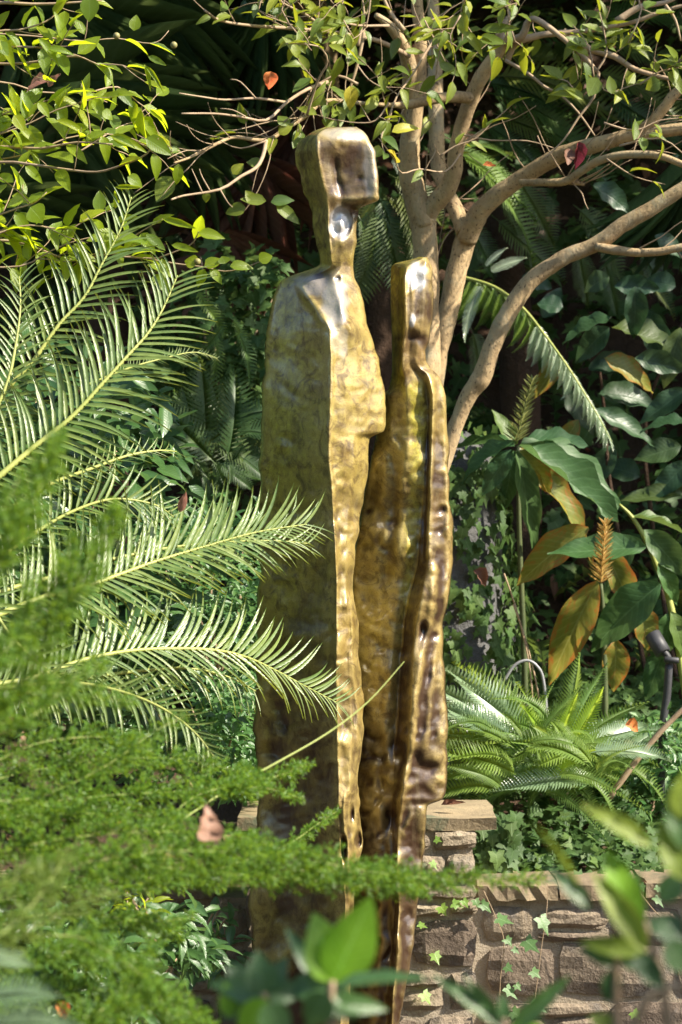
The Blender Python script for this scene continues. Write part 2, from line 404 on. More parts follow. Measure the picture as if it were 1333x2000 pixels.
def bronze(name):
    m, t = new_mat(name)
    def at(n):
        a = N(t, 'ShaderNodeAttribute'); a.attribute_name = n; return a.outputs['Fac']
    wear, olive, brown, shiny = at('wear'), at('olive'), at('brown'), at('shiny')
    tc = N(t, 'ShaderNodeTexCoord'); mp = N(t, 'ShaderNodeMapping'); mp.inputs['Scale'].default_value = (1, 1, 0.28)
    L(t, tc.outputs['Object'], mp.inputs[0])
    big = noise_n(t, tc.outputs['Object'], 5.5, 6, 0.62, 0.5)
    streak = noise_n(t, mp.outputs[0], 26, 5, 0.6, 0.3)
    fine = noise_n(t, tc.outputs['Object'], 320, 3, 0.7)
    mid = noise_n(t, tc.outputs['Object'], 46, 4, 0.6)
    base = mixc(t, mathn(t, 'MULTIPLY', mathn(t, 'SUBTRACT', mathn(t, 'MULTIPLY_ADD', streak, .5, mathn(t, 'MULTIPLY', big, .6)), 0.4), 4.0, clamp=True), (0.20, 0.11, 0.026), (0.52, 0.39, 0.14))
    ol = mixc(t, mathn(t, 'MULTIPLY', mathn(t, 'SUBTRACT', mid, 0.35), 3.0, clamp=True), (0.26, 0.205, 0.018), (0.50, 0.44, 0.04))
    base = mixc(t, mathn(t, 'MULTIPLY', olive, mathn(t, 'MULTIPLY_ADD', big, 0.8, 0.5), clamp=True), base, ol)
    bf = mathn(t, 'ADD', brown, mathn(t, 'MULTIPLY_ADD', streak, 0.9, -0.45))
    bf = mathn(t, 'ADD', bf, mathn(t, 'MULTIPLY_ADD', big, 2.4, -1.2))
    bf = mathn(t, 'SUBTRACT', bf, mathn(t, 'MULTIPLY', wear, 0.7))
    base = mixc(t, mathn(t, 'MULTIPLY', bf, 1.15, clamp=True), base, (0.045, 0.019, 0.005))
    gold = mathn(t, 'MULTIPLY', mathn(t, 'MULTIPLY', wear, mathn(t, 'MULTIPLY_ADD', mid, 1.4, 0.0)), 0.9, clamp=True)
    base = mixc(t, mathn(t, 'MULTIPLY', gold, 0.8), base, (0.46, 0.35, 0.12))
    # blotches of thin brown lacquer, dull pale dust, fine pits
    bl = noise_n(t, tc.outputs['Object'], 19, 7, 0.68, 1.2)
    base = mixc(t, mathn(t, 'MULTIPLY', mathn(t, 'SUBTRACT', bl, 0.48), 6.0, clamp=True), base, mixc(t, 0.75, base, (0.06, 0.028, 0.006)))
    bl2 = noise_n(t, mp.outputs[0], 11, 7, 0.7, 0.8)
    base = mixc(t, mathn(t, 'MULTIPLY', mathn(t, 'SUBTRACT', bl2, 0.56), 5.0, clamp=True), base, mixc(t, 0.3, base, (0.42, 0.37, 0.19)))
    dk = mathn(t, 'MULTIPLY', mathn(t, 'SUBTRACT', fine, 0.54), 6.0, clamp=True)
    base = mixc(t, mathn(t, 'MULTIPLY', dk, 0.5), base, (0.03, 0.016, 0.005))
    base = mixc(t, mathn(t, 'MULTIPLY', shiny, 0.8), base, (0.62, 0.60, 0.58))  # pale tint paints in white highlights; the finish is smoother there too
    p = N(t, 'ShaderNodeBsdfPrincipled'); L(t, base, p.inputs['Base Color'])
    p.inputs['Metallic'].default_value = 0.28
    r = mathn(t, 'MULTIPLY_ADD', bl, 0.55, mathn(t, 'MULTIPLY_ADD', fine, 0.3, 0.12))
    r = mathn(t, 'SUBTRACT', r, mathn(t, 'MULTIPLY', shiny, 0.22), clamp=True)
    L(t, r, p.inputs['Roughness'])
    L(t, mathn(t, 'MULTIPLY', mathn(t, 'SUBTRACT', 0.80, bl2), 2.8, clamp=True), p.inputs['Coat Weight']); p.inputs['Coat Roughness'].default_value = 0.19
    h = mathn(t, 'MULTIPLY_ADD', fine, 0.3, mathn(t, 'MULTIPLY_ADD', bl, 1.0, mathn(t, 'MULTIPLY', mid, 1.0)))
    b1 = bump(t, h, 0.35, 0.006); L(t, b1, p.inputs['Normal'])
    o = N(t, 'ShaderNodeOutputMaterial'); L(t, p.outputs[0], o.inputs[0])
    return m
M['bronze'] = bronze('cast_bronze')

# ------------------------------------------------------------------ ground: one sheet, raised bed behind the wall, then a steep bank
def sstep(a, b, x):
    t = np.clip((x - a) / (b - a), 0, 1); return t * t * (3 - 2 * t)
def ground_z(x, y):
    x = np.asarray(x, float); y = np.asarray(y, float)
    z = 0.50 * sstep(7.72, 7.82, y)
    z = z + 0.25 * sstep(8.0, 9.6, y) + 5.6 * sstep(9.7, 14.5, y)
    z = z + (0.05 * np.sin(x * 2.1 + y * 1.3) + 0.04 * np.sin(x * 4.7 - y * 3.1)) * sstep(7.9, 9, y)
    return z
def gz(x, y): return float(ground_z(x, y))
ys = np.concatenate([[-120, -60, -30, -15, -8, -4, -1], np.arange(0, 7.6, 0.4), np.arange(7.6, 8.0, 0.04), np.arange(8.0, 16, 0.16), [18, 22, 30, 50, 90, 200]])
xs = np.concatenate([[-150, -80, -40, -20, -12, -8], np.arange(-6, 6.01, 0.2), [8, 12, 20, 40, 80, 150]])
XX, YY = np.meshgrid(xs, ys)
ZZ = ground_z(XX, YY)
rough = (np.abs(XX) < 7) & (YY > 8) & (YY < 16)
ZZ = ZZ + rough * rng.normal(0, 0.035, ZZ.shape)
nx, ny = len(xs), len(ys)
idx = np.arange(nx * ny).reshape(ny, nx)
Fq = np.stack([idx[:-1, :-1], idx[:-1, 1:], idx[1:, 1:], idx[1:, :-1]], -1).reshape(-1, 4)
top('ground', np.stack([XX, YY, ZZ], -1).reshape(-1, 3), [Fq], M['soil'], (0, 0, 0), kind='structure')

# ------------------------------------------------------------------ stones
def stone_mesh(name, w, h, d, seed, mat, jit=0.12):
    """block centred at origin; rounded, uneven front (towards -Y)"""
    r = random.Random(seed); nxs, nzs = 6, 5
    def bulge(u, v): return (1 - abs(2 * u - 1) ** 4) * (1 - abs(2 * v - 1) ** 4)
    cj = [[(r.uniform(-jit, jit) * 0.5, r.uniform(-jit, jit) * 0.8) for _ in range(2)] for _ in range(2)]
    V = []
    for j in range(nzs):
        for i in range(nxs):
            u = i / (nxs - 1); v = j / (nzs - 1)
            jx = sum(cj[a][b][0] * (u if a else 1 - u) * (v if b else 1 - v) for a in (0, 1) for b in (0, 1))
            jz = sum(cj[a][b][1] * (u if a else 1 - u) * (v if b else 1 - v) for a in (0, 1) for b in (0, 1))
            e = 0.03
            x = (u - 0.5 + jx) * w; z = (v - 0.5 + jz) * h
            cx = 1 - 0.10 * (abs(2 * v - 1) ** 3); cz = 1 - 0.10 * (abs(2 * u - 1) ** 3)
            y = -d * 0.5 - 0.008 * bulge(u, v) + r.uniform(-.0035, .0035)
            if i in (0, nxs - 1) or j in (0, nzs - 1): y += 0.006
            V.append((x * cx + r.uniform(-.003, .003), y, z * cz + r.uniform(-.003, .003)))
    n0 = len(V)
    Fq = [(j * nxs + i, j * nxs + i + 1, (j + 1) * nxs + i + 1, (j + 1) * nxs + i) for j in range(nzs - 1) for i in range(nxs - 1)]
    ring = [i for i in range(nxs)] + [j * nxs + nxs - 1 for j in range(1, nzs)] + [(nzs - 1) * nxs + i for i in range(nxs - 2, -1, -1)] + [j * nxs for j in range(nzs - 2, 0, -1)]
    for k in ring: V.append((V[k][0], d * 0.5, V[k][2]))
    m = len(ring)
    for k in range(m): Fq.append((ring[k], n0 + k, n0 + (k + 1) % m, ring[(k + 1) % m]))
    return make_mesh(name, np.array(V), [np.array(Fq)], mat, smooth=False)

def box_geo(x0, x1, y0, y1, z0, z1):
    V = [(x, y, z) for x in (x0, x1) for y in (y0, y1) for z in (z0, z1)]
    Fq = [(0, 1, 3, 2), (4, 6, 7, 5), (0, 4, 5, 1), (2, 3, 7, 6), (0, 2, 6, 4), (1, 5, 7, 3)]
    return np.array(V), np.array(Fq)
def slab_mesh(name, w, dpt, th, seed, mat):
    """coping slab with chipped edges, centred"""
    r = random.Random(seed); nx_, ny_ = 9, 4; V = []
    for zz in (1, -1):
        for j in range(ny_):
            for i in range(nx_):
                x = (i / (nx_ - 1) - .5) * w; y = (j / (ny_ - 1) - .5) * dpt; z = zz * th / 2
                if i in (0, nx_ - 1): x += r.uniform(-.006, .006)
                if j in (0, ny_ - 1): y += r.uniform(-.007, .007)
                if zz == 1: z += r.uniform(-.002, .002)
                else: x *= 0.988; y *= 0.985; z += r.uniform(-.004, .003)
                V.append((x, y, z))
    q = nx_ * ny_
    Fq = []
    for j in range(ny_ - 1):
        for i in range(nx_ - 1):
            a = j * nx_ + i
            Fq.append((a, a + 1, a + nx_ + 1, a + nx_)); Fq.append((q + a, q + a + nx_, q + a + nx_ + 1, q + a + 1))
    ring = list(range(nx_)) + [j * nx_ + nx_ - 1 for j in range(1, ny_)] + [(ny_ - 1) * nx_ + i for i in range(nx_ - 2, -1, -1)] + [j * nx_ for j in range(ny_ - 2, 0, -1)]
    for k in range(len(ring)):
        a, b = ring[k], ring[(k + 1) % len(ring)]
        Fq.append((a, q + a, q + b, b))
    return make_mesh(name, np.array(V), [np.array(Fq)], mat, smooth=False)

def masonry(parent, x0, x1, Yf, rows, wmin, wmax, seed):
    """rows of stones between pixels x0..x1 (at depth Yf) ; rows: list of (ytop, ybot)"""
    r = random.Random(seed); s = Yf / F; k = 0
    for (a, b) in rows:
        x = x0 + r.uniform(-6, 2)
        while x < x1 - 10:
            w = min(r.uniform(wmin, wmax), x1 - x)
            if x1 - (x + w) < 30: w = x1 - x
            parts_ = [(x, w, a, b)]
            if w > 120 and b - a > 60 and r.random() < .45:
                m_ = a + (b - a) * r.uniform(.35, .65); f_ = r.uniform(.35, .65)
                parts_ = [(x, w, a, m_), (x, w * f_, m_, b), (x + w * f_, w * (1 - f_), m_, b)] if r.random() < .5 else [(x, w * f_, a, b), (x + w * f_, w * (1 - f_), a, m_), (x + w * f_, w * (1 - f_), m_, b)]
            for (qx, qw, qa, qb) in parts_:
                c = P(qx + qw / 2, (qa + qb) / 2 + r.uniform(-3, 3), Yf)
                me = stone_mesh('stone', (qw - 10) * s, (qb - qa - 7) * s, 0.10, seed * 100 + k, M['stone'], jit=0.10)
                inst('stone', me, Matrix.Translation((c.x, Yf + 0.035 + r.uniform(-.007, .007), c.z)) @ Matrix.Rotation(r.uniform(-.035, .035), 4, 'Y'), parent); k += 1
            x += w; k += 1

pil = thing('stone_pillar', 'square stone pillar with a flat slab on top, half hidden behind the bronze figures', 'pillar', (0.075, 7.7, 0))
zt = 0.805
V_, F_ = box_geo(-0.262, 0.385, 7.498, 7.90, -0.02, zt - 0.036)
wpart('mortar_core', V_, [F_], M['mortar'], pil, smooth=False)
me = slab_mesh('coping_slab', 0.762, 0.46, 0.036, 5, M['coping'])
inst('coping_slab', me, Matrix.Translation((0.0765, 7.715, zt - 0.018)), pil)
masonry(pil, 482, 936, 7.50, [(1624, 1664), (1668, 1722), (1727, 1790), (1795, 1890), (1895, 1980), (1985, 2060), (2065, 2130)], 120, 230, 11)

wr = thing('garden_wall', 'low stone garden wall with slab coping and trailing ivy, to the right of the pillar', 'wall', (1.2, 7.75, 0))
V_, F_ = box_geo(0.386, 3.2, 7.620, 7.84, -0.02, 0.552)
wpart('mortar_core', V_, [F_], M['mortar'], wr, smooth=False)
masonry(wr, 944, 1760, 7.62, [(1769, 1842), (1847, 1948), (1953, 2030), (2035, 2112)], 130, 270, 24)
x = 0.40; k = 0
while x < 3.1:
    w = U(0.2, 0.34)
    inst('coping_slab', slab_mesh('coping_slab', w - 0.008, 0.33 + U(-.015, .015), 0.042, 50 + k, M['coping']), Matrix.Translation((x + w / 2, 7.745 + U(-.008, .008), 0.574 + U(-.004, .004))) @ Matrix.Rotation(U(-.02, .02), 4, 'Z'), wr)
    x += w; k += 1
wl = thing('garden_wall', 'sunlit stone garden wall behind the green plumes, to the left of the bronze figures', 'wall', (-1.4, 7.75, 0))
V_, F_ = box_geo(-3.2, -0.265, 7.620, 7.84, -0.02, 0.552)
wpart('mortar_core', V_, [F_], M['mortar'], wl, smooth=False)
masonry(wl, -300, 486, 7.62, [(1769, 1852), (1857, 1940), (1945, 2030), (2035, 2112)], 120, 250, 37)
x = -3.15; k = 0
while x < -0.5:
    w = U(0.2, 0.34); w = min(w, -0.27 - x)
    inst('coping_slab', slab_mesh('coping_slab', w - 0.008, 0.33, 0.042, 150 + k, M['coping']), Matrix.Translation((x + w / 2, 7.745, 0.574)), wl)
    x += w; k += 1

# ------------------------------------------------------------------ the bronze figures
def smooth_rows(a, s):
    if s <= 0: return a
    k = np.exp(-0.5 * (np.arange(-3 * s, 3 * s + 1) / s) ** 2); k /= k.sum()
    p = np.pad(a, (3 * s, 3 * s), mode='edge'); return np.convolve(p, k, 'valid')
def n1(y, sc, seed):
    return np.array([mnoise.noise(Vector((v / sc, seed * 7.3, 0.5))) for v in y])
def figure(name, parent, keys, y0, y1, Y0, ridges, dents, olive_f, brown_f, shiny, thick, wob, seed, ncols=26, step=3.0, hammer=1.0, msm=4):
    ky = np.array([k[0] for k in keys], float); K = len(keys[0][1])
    ry = np.arange(y0, y1 + .1, step); R = len(ry)
    xs_, ds_, xk_ = [], [], []
    for j in range(K):
        X = np.interp(ry, ky, [k[1][j] for k in keys]); D = np.interp(ry, ky, [k[2][j] for k in keys])
        X = smooth_rows(X, 1); ramp_ = np.clip((ry - y0) / 40, 0, 1)
        if 0 < j < K - 1:
            X = X + wob[j] * n1(ry, 75, seed + j) * ramp_; xk_.append(X)
        else:
            xk_.append(X); X = X + wob[j] * (n1(ry, 36, seed + j) + 0.35 * n1(ry, 14, seed + j + 9)) * ramp_
        xs_.append(X); ds_.append(smooth_rows(D, 3))
    cols = []; seg = []
    for j in range(K - 1):
        n = ncols
        for q in range(n):
            cols.append((j, q / n))
    cols.append((K - 2, 1.0))
    X = np.stack([xs_[j] * (1 - t) + xs_[j + 1] * t for j, t in cols], 1)
    XK = np.stack(xk_, 1); DK = np.stack(ds_, 1)
    D = np.stack([np.interp(X[r], XK[r], DK[r]) for r in range(R)])
    SG = np.array([j + t for j, t in cols])[None, :].repeat(R, 0)
    for _ in range(msm):
        D[:, 1:-1] = .25 * D[:, :-2] + .5 * D[:, 1:-1] + .25 * D[:, 2:]
    Yp = ry[:, None].repeat(X.shape[1], 1)
    D0 = D.copy()
    for pts, a, w in ridges:
        py = [p[0] for p in pts]; pxx = [p[1] for p in pts]
        xc = np.interp(Yp, py, pxx) + 3 * np.interp(Yp, ry, n1(ry, 30, seed + pxx[0]))
        fade = np.clip((Yp - py[0]) / 25 + .0, 0, 1) * np.clip((py[-1] - Yp) / 25, 0, 1)
        ww = w * (1 + 0.35 * np.interp(Yp, ry, n1(ry, 34, seed + 2 + pxx[0])))
        D += a * fade * np.exp(-((X - xc) / ww) ** 2)
    for (cx, cy, rx, ry_, a, *pw) in dents:
        e = ((X - cx) / rx) ** 2 + ((Yp - cy) / ry_) ** 2
        D += a * np.exp(-(e ** (pw[0] if pw else 1)))
    hm = np.zeros_like(D)
    for i in range(R):
        for c in range(X.shape[1]):
            xx = X[i, c]; yy = Yp[i, c]
            a_ = xx * .8 + yy * .6; b_ = -xx * .6 + yy * .8
            hm[i, c] = .0075 * mnoise.noise(Vector((a_ / 37, b_ / 41, seed + xx * .004))) + .0032 * mnoise.noise(Vector((b_ / 15, a_ / 17, seed + 5 + yy * .01))) + .019 * mnoise.noise(Vector((a_ / 95, b_ / 110, seed + 3))) - .004 * max(0, mnoise.noise(Vector((a_ / 22, b_ / 26, seed + 11))) - .2) * 3
    calm = (np.where(SG < 1, .55, 1.0) * np.interp(Yp, [248, 400, 550, 900, 980, 2213], [.3, .4, .45, .5, 1.0, 1.0])) if K == 4 else np.interp(Yp, [502, 740, 900, 2213], [.3, .6, 1.1, 1.2])
    D += hm * hammer * calm
    m_px = Y0 / F; rr = 0.013
    u = (X - X[:, :1]) * m_px
    for uu in (u, (X[:, -1:] - X) * m_px, (Yp - y0) * m_px + 0 * X):
        q = np.clip(rr - np.clip(uu, 0, rr), 0, rr); D -= (rr - np.sqrt(np.maximum(rr * rr - q * q, 0)))
    # wear and hollows from relief
    Ds = D.copy()
    for _ in range(30):
        Ds[:, 1:-1] = .25 * Ds[:, :-2] + .5 * Ds[:, 1:-1] + .25 * Ds[:, 2:]
        Ds[1:-1] = .25 * Ds[:-2] + .5 * Ds[1:-1] + .25 * Ds[2:]
    rel = np.clip((D - Ds) / 0.011, -1, 1)
    Xl = X[:, 0]; Xr = X[:, -1]; nb = 30
    Xb, Db = [], []
    for q in range(1, nb):
        t = q / nb
        Xb.append(Xr * (1 - t) + Xl * t)
        Db.append((D[:, -1] * (1 - t) + D[:, 0] * t) - np.interp(ry, ky, [k[3] if len(k) > 3 else thick for k in keys]) * (math.sin(math.pi * t) ** 0.45))
    Xb = np.stack(Xb, 1); Db = np.stack(Db, 1)
    Xa = np.concatenate([X, Xb], 1); Da = np.concatenate([D, Db], 1); Ya = np.concatenate([Yp, Yp[:, :Xb.shape[1]]], 1)
    nc = Xa.shape[1]
    Yw = Y0 - Da
    Vw = np.stack([(Xa - 666.5) * Yw / F, Yw, CAMZ - (Ya - 1000) * Yw / F], -1)
    Vw = Vw.reshape(-1, 3)
    idx = np.arange(R * nc).reshape(R, nc)
    Fq = np.stack([idx[:-1], np.roll(idx[:-1], -1, 1), np.roll(idx[1:], -1, 1), idx[1:]], -1).reshape(-1, 4)[:, ::-1]
    Vw = np.concatenate([Vw, Vw[:nc].mean(0)[None], Vw[(R - 1) * nc:].mean(0)[None]])
    c0 = R * nc; k = np.arange(nc); k2 = (k + 1) % nc
    T = np.concatenate([np.stack([np.full(nc, c0), k2, k], 1)[:, ::-1], np.stack([np.full(nc, c0 + 1), (R - 1) * nc + k, (R - 1) * nc + k2], 1)[:, ::-1]])
    def full(a, b=0.0):
        o_ = np.full((R, nc), b); o_[:, :X.shape[1]] = a
        return np.concatenate([o_.ravel(), [b, b]])
    OL = olive_f(SG, Yp, X); BR = brown_f(SG, Yp, X)
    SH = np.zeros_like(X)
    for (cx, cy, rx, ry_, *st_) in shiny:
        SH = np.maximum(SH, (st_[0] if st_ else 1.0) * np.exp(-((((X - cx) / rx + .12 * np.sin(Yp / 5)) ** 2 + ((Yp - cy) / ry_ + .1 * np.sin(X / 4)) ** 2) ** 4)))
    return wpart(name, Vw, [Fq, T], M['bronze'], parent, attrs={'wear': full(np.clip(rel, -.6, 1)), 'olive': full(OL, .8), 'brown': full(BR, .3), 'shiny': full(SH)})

statue = thing('bronze_sculpture', 'golden brown bronze sculpture of two slab-like standing figures with blocky heads, side by side', 'sculpture', (0.03, 7.0, 0.0))
k1 = [
 (248, (640, 646, 664, 694), (-.02, .0, .01, -.01), .08),
 (254, (616, 630, 666, 709), (-.04, .03, .04, .01), .12),
 (265, (600, 619, 664, 718), (-.06, .055, .058, .025), .16),
 (280, (583, 617, 660, 724), (-.08, .065, .055, .03), .17),
 (296, (574, 618, 656, 734), (-.085, .065, .048, .035), .17),
 (330, (581, 624, 658, 737), (-.08, .065, .04, .04), .17),
 (360, (591, 630, 664, 739), (-.07, .06, .035, .045), .16),
 (385, (600, 637, 680, 741), (-.07, .05, .035, .045), .16),
 (394, (605, 638, 675, 738), (-.07, .045, .035, .04), .15),
 (400, (606, 639, 672, 716), (-.07, .045, .03, .02), .15),
 (406, (607, 640, 668, 699), (-.07, .04, .03, .0), .15),
 (440, (611, 641, 667, 695), (-.06, .035, .035, .0), .13),
 (475, (616, 644, 668, 697), (-.06, .03, .03, .0), .13),
 (505, (622, 646, 668, 693), (-.055, .03, .015, .0), .13),
 (519, (624, 648, 668, 690), (-.055, .02, .01, -.01), .13),
 (528, (600, 636, 664, 691), (-.06, .01, .02, -.01), .14),
 (537, (572, 612, 656, 692), (-.07, -.01, .03, -.01), .15),
 (548, (551, 590, 654, 696), (-.08, -.01, .045, -.01), .17),
 (562, (541, 596, 656, 702), (-.09, .01, .06, -.01), .18),
 (580, (534, 608, 660, 707), (-.095, .035, .075, .0), .18),
 (610, (527, 628, 668, 714), (-.10, .08, .095, .0), .18),
 (640, (522, 641, 684, 721), (-.10, .12, .10, .0), .18),
 (700, (519, 645, 695, 738), (-.11, .125, .07, .0), .19),
 (760, (513, 642, 702, 749), (-.11, .125, .07, .01), .20),
 (800, (511, 641, 703, 755), (-.11, .125, .07, .01), .20),
 (832, (511, 640, 702, 754), (-.11, .125, .07, .01), .20),
 (846, (510, 640, 700, 748), (-.11, .125, .07, .0), .20),
 (852, (510, 641, 692, 722), (-.11, .125, .085, .02), .20),
 (870, (509, 641, 690, 719), (-.11, .125, .085, .02), .20),
 (905, (508, 641, 690, 721), (-.11, .125, .085, .02), .20),
 (935, (508, 643, 686, 716), (-.11, .125, .085, .02), .20),
 (1000, (508, 648, 681, 706), (-.11, .12, .085, .03), .20),
 (1060, (508, 652, 676, 696), (-.11, .12, .09, .05), .20),
 (1150, (505, 655, 676, 691), (-.11, .12, .10, .06), .20),
 (1210, (504, 655, 680, 699), (-.11, .12, .10, .05), .20),
 (1280, (501, 654, 682, 702), (-.11, .12, .10, .05), .20),
 (1350, (498, 655, 684, 709), (-.11, .12, .10, .04), .20),
 (1420, (496, 656, 688, 712), (-.11, .12, .10, .04), .20),
 (1500, (500, 660, 684, 703), (-.11, .115, .10, .05), .20),
 (1580, (506, 661, 682, 701), (-.11, .11, .10, .05), .20),
 (1640, (498, 662, 688, 712), (-.11, .11, .09, .03), .20),
 (1690, (487, 668, 684, 698), (-.11, .11, .09, .05), .20),
 (1760, (486, 674, 682, 692), (-.11, .11, .10, .06), .20),
 (1850, (494, 668, 678, 690), (-.11, .11, .10, .06), .20),
 (2000, (512, 664, 672, 684), (-.11, .10, .09, .05), .19),
 (2213, (520, 660, 668, 680), (-.11, .10, .09, .05), .19)]
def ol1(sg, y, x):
    left = np.clip(1.25 - sg * 1.0, 0, 1) ** .6 * (sg < 1.05)  # left facet: olive patina, brightened to stand in for reflected greenery
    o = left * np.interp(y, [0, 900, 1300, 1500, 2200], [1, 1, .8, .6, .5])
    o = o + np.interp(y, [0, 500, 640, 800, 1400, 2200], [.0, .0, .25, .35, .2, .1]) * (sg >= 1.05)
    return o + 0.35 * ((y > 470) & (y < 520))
def br1(sg, y, x):
    a = np.interp(y, [0, 300, 420, 520, 640, 900, 1000, 1300, 1500, 2200], [.05, .1, .2, .2, .0, .05, .2, .4, .6, .75]) * (sg < 1)
    b = np.interp(y, [0, 258, 285, 400, 440, 560, 640, 900, 1000, 1300, 1500, 2200], [.2, .4, .75, .75, .6, .35, .1, .1, .32, .35, .2, .35]) * (sg >= 1)
    return a + b
rd1 = [([(262, 619), (330, 624), (400, 638), (500, 645)], .004, 3), ([(262, 714), (300, 730), (380, 733)], .003, 8), ([(300, 652), (350, 658), (405, 668)], -.007, 7),
       ([(545, 575), (600, 615), (650, 645)], .012, 9), ([(640, 646), (760, 644), (900, 643), (1000, 650), (1150, 657), (1300, 658), (1450, 660), (1600, 664)], .010, 7),
       ([(1150, 688), (1300, 690), (1400, 700), (1480, 700)], .012, 6), ([(1540, 676), (1600, 672), (1680, 680), (1760, 682)], .012, 5),
       ([(560, 672), (620, 668), (660, 664)], .008, 9), ([(1330, 520), (1400, 508), (1470, 514)], .014, 10), ([(1360, 540), (1440, 560)], -.012, 12)]
dn1 = [(665, 436, 22, 29, -.020, 4), (668, 440, 9, 13, .008), (690, 320, 30, 40, -.005), (655, 290, 16, 20, .004), (703, 350, 7, 7, -.004), (659, 545, 6, 6, -.012, 2),
       (632, 545, 16, 18, -.016), (560, 870, 26, 22, -.007), (556, 872, 14, 12, .008), (600, 1000, 30, 20, -.006), (575, 610, 30, 50, -.010), (700, 388, 40, 9, .008),
       (655, 660, 9, 14, .009), (600, 1240, 40, 18, .006), (700, 1640, 7, 16, -.03, 2), (672, 1655, 6, 22, -.03, 2), (688, 1590, 4, 16, -.02), (545, 1880, 26, 30, .02), (540, 1470, 25, 18, -.012),
       (650, 780, 10, 12, .006), (664, 1040, 8, 14, -.009), (672, 1075, 7, 11, -.009), (666, 1120, 8, 12, -.008), (675, 1180, 8, 14, .008), (668, 1250, 10, 15, .009), (668, 1300, 9, 14, .01), (672, 1350, 10, 14, .008), (668, 1400, 9, 14, -.008), (672, 1450, 10, 15, .009)]
figure('tall_figure', statue, k1, 248, 2213, 7.0, rd1, dn1, ol1, br1, [(665, 436, 22, 32), (655, 590, 26, 52, .6), (612, 558, 42, 20, .4), (668, 665, 12, 34, .35), (655, 660, 9, 30, .35), (724, 330, 14, 60, .3), (680, 262, 46, 14, .4)], .2, (6.0, 4.0, 1.5, 4.0), 3)  # ellipses paint highlights on head, neck, chest and shoulder

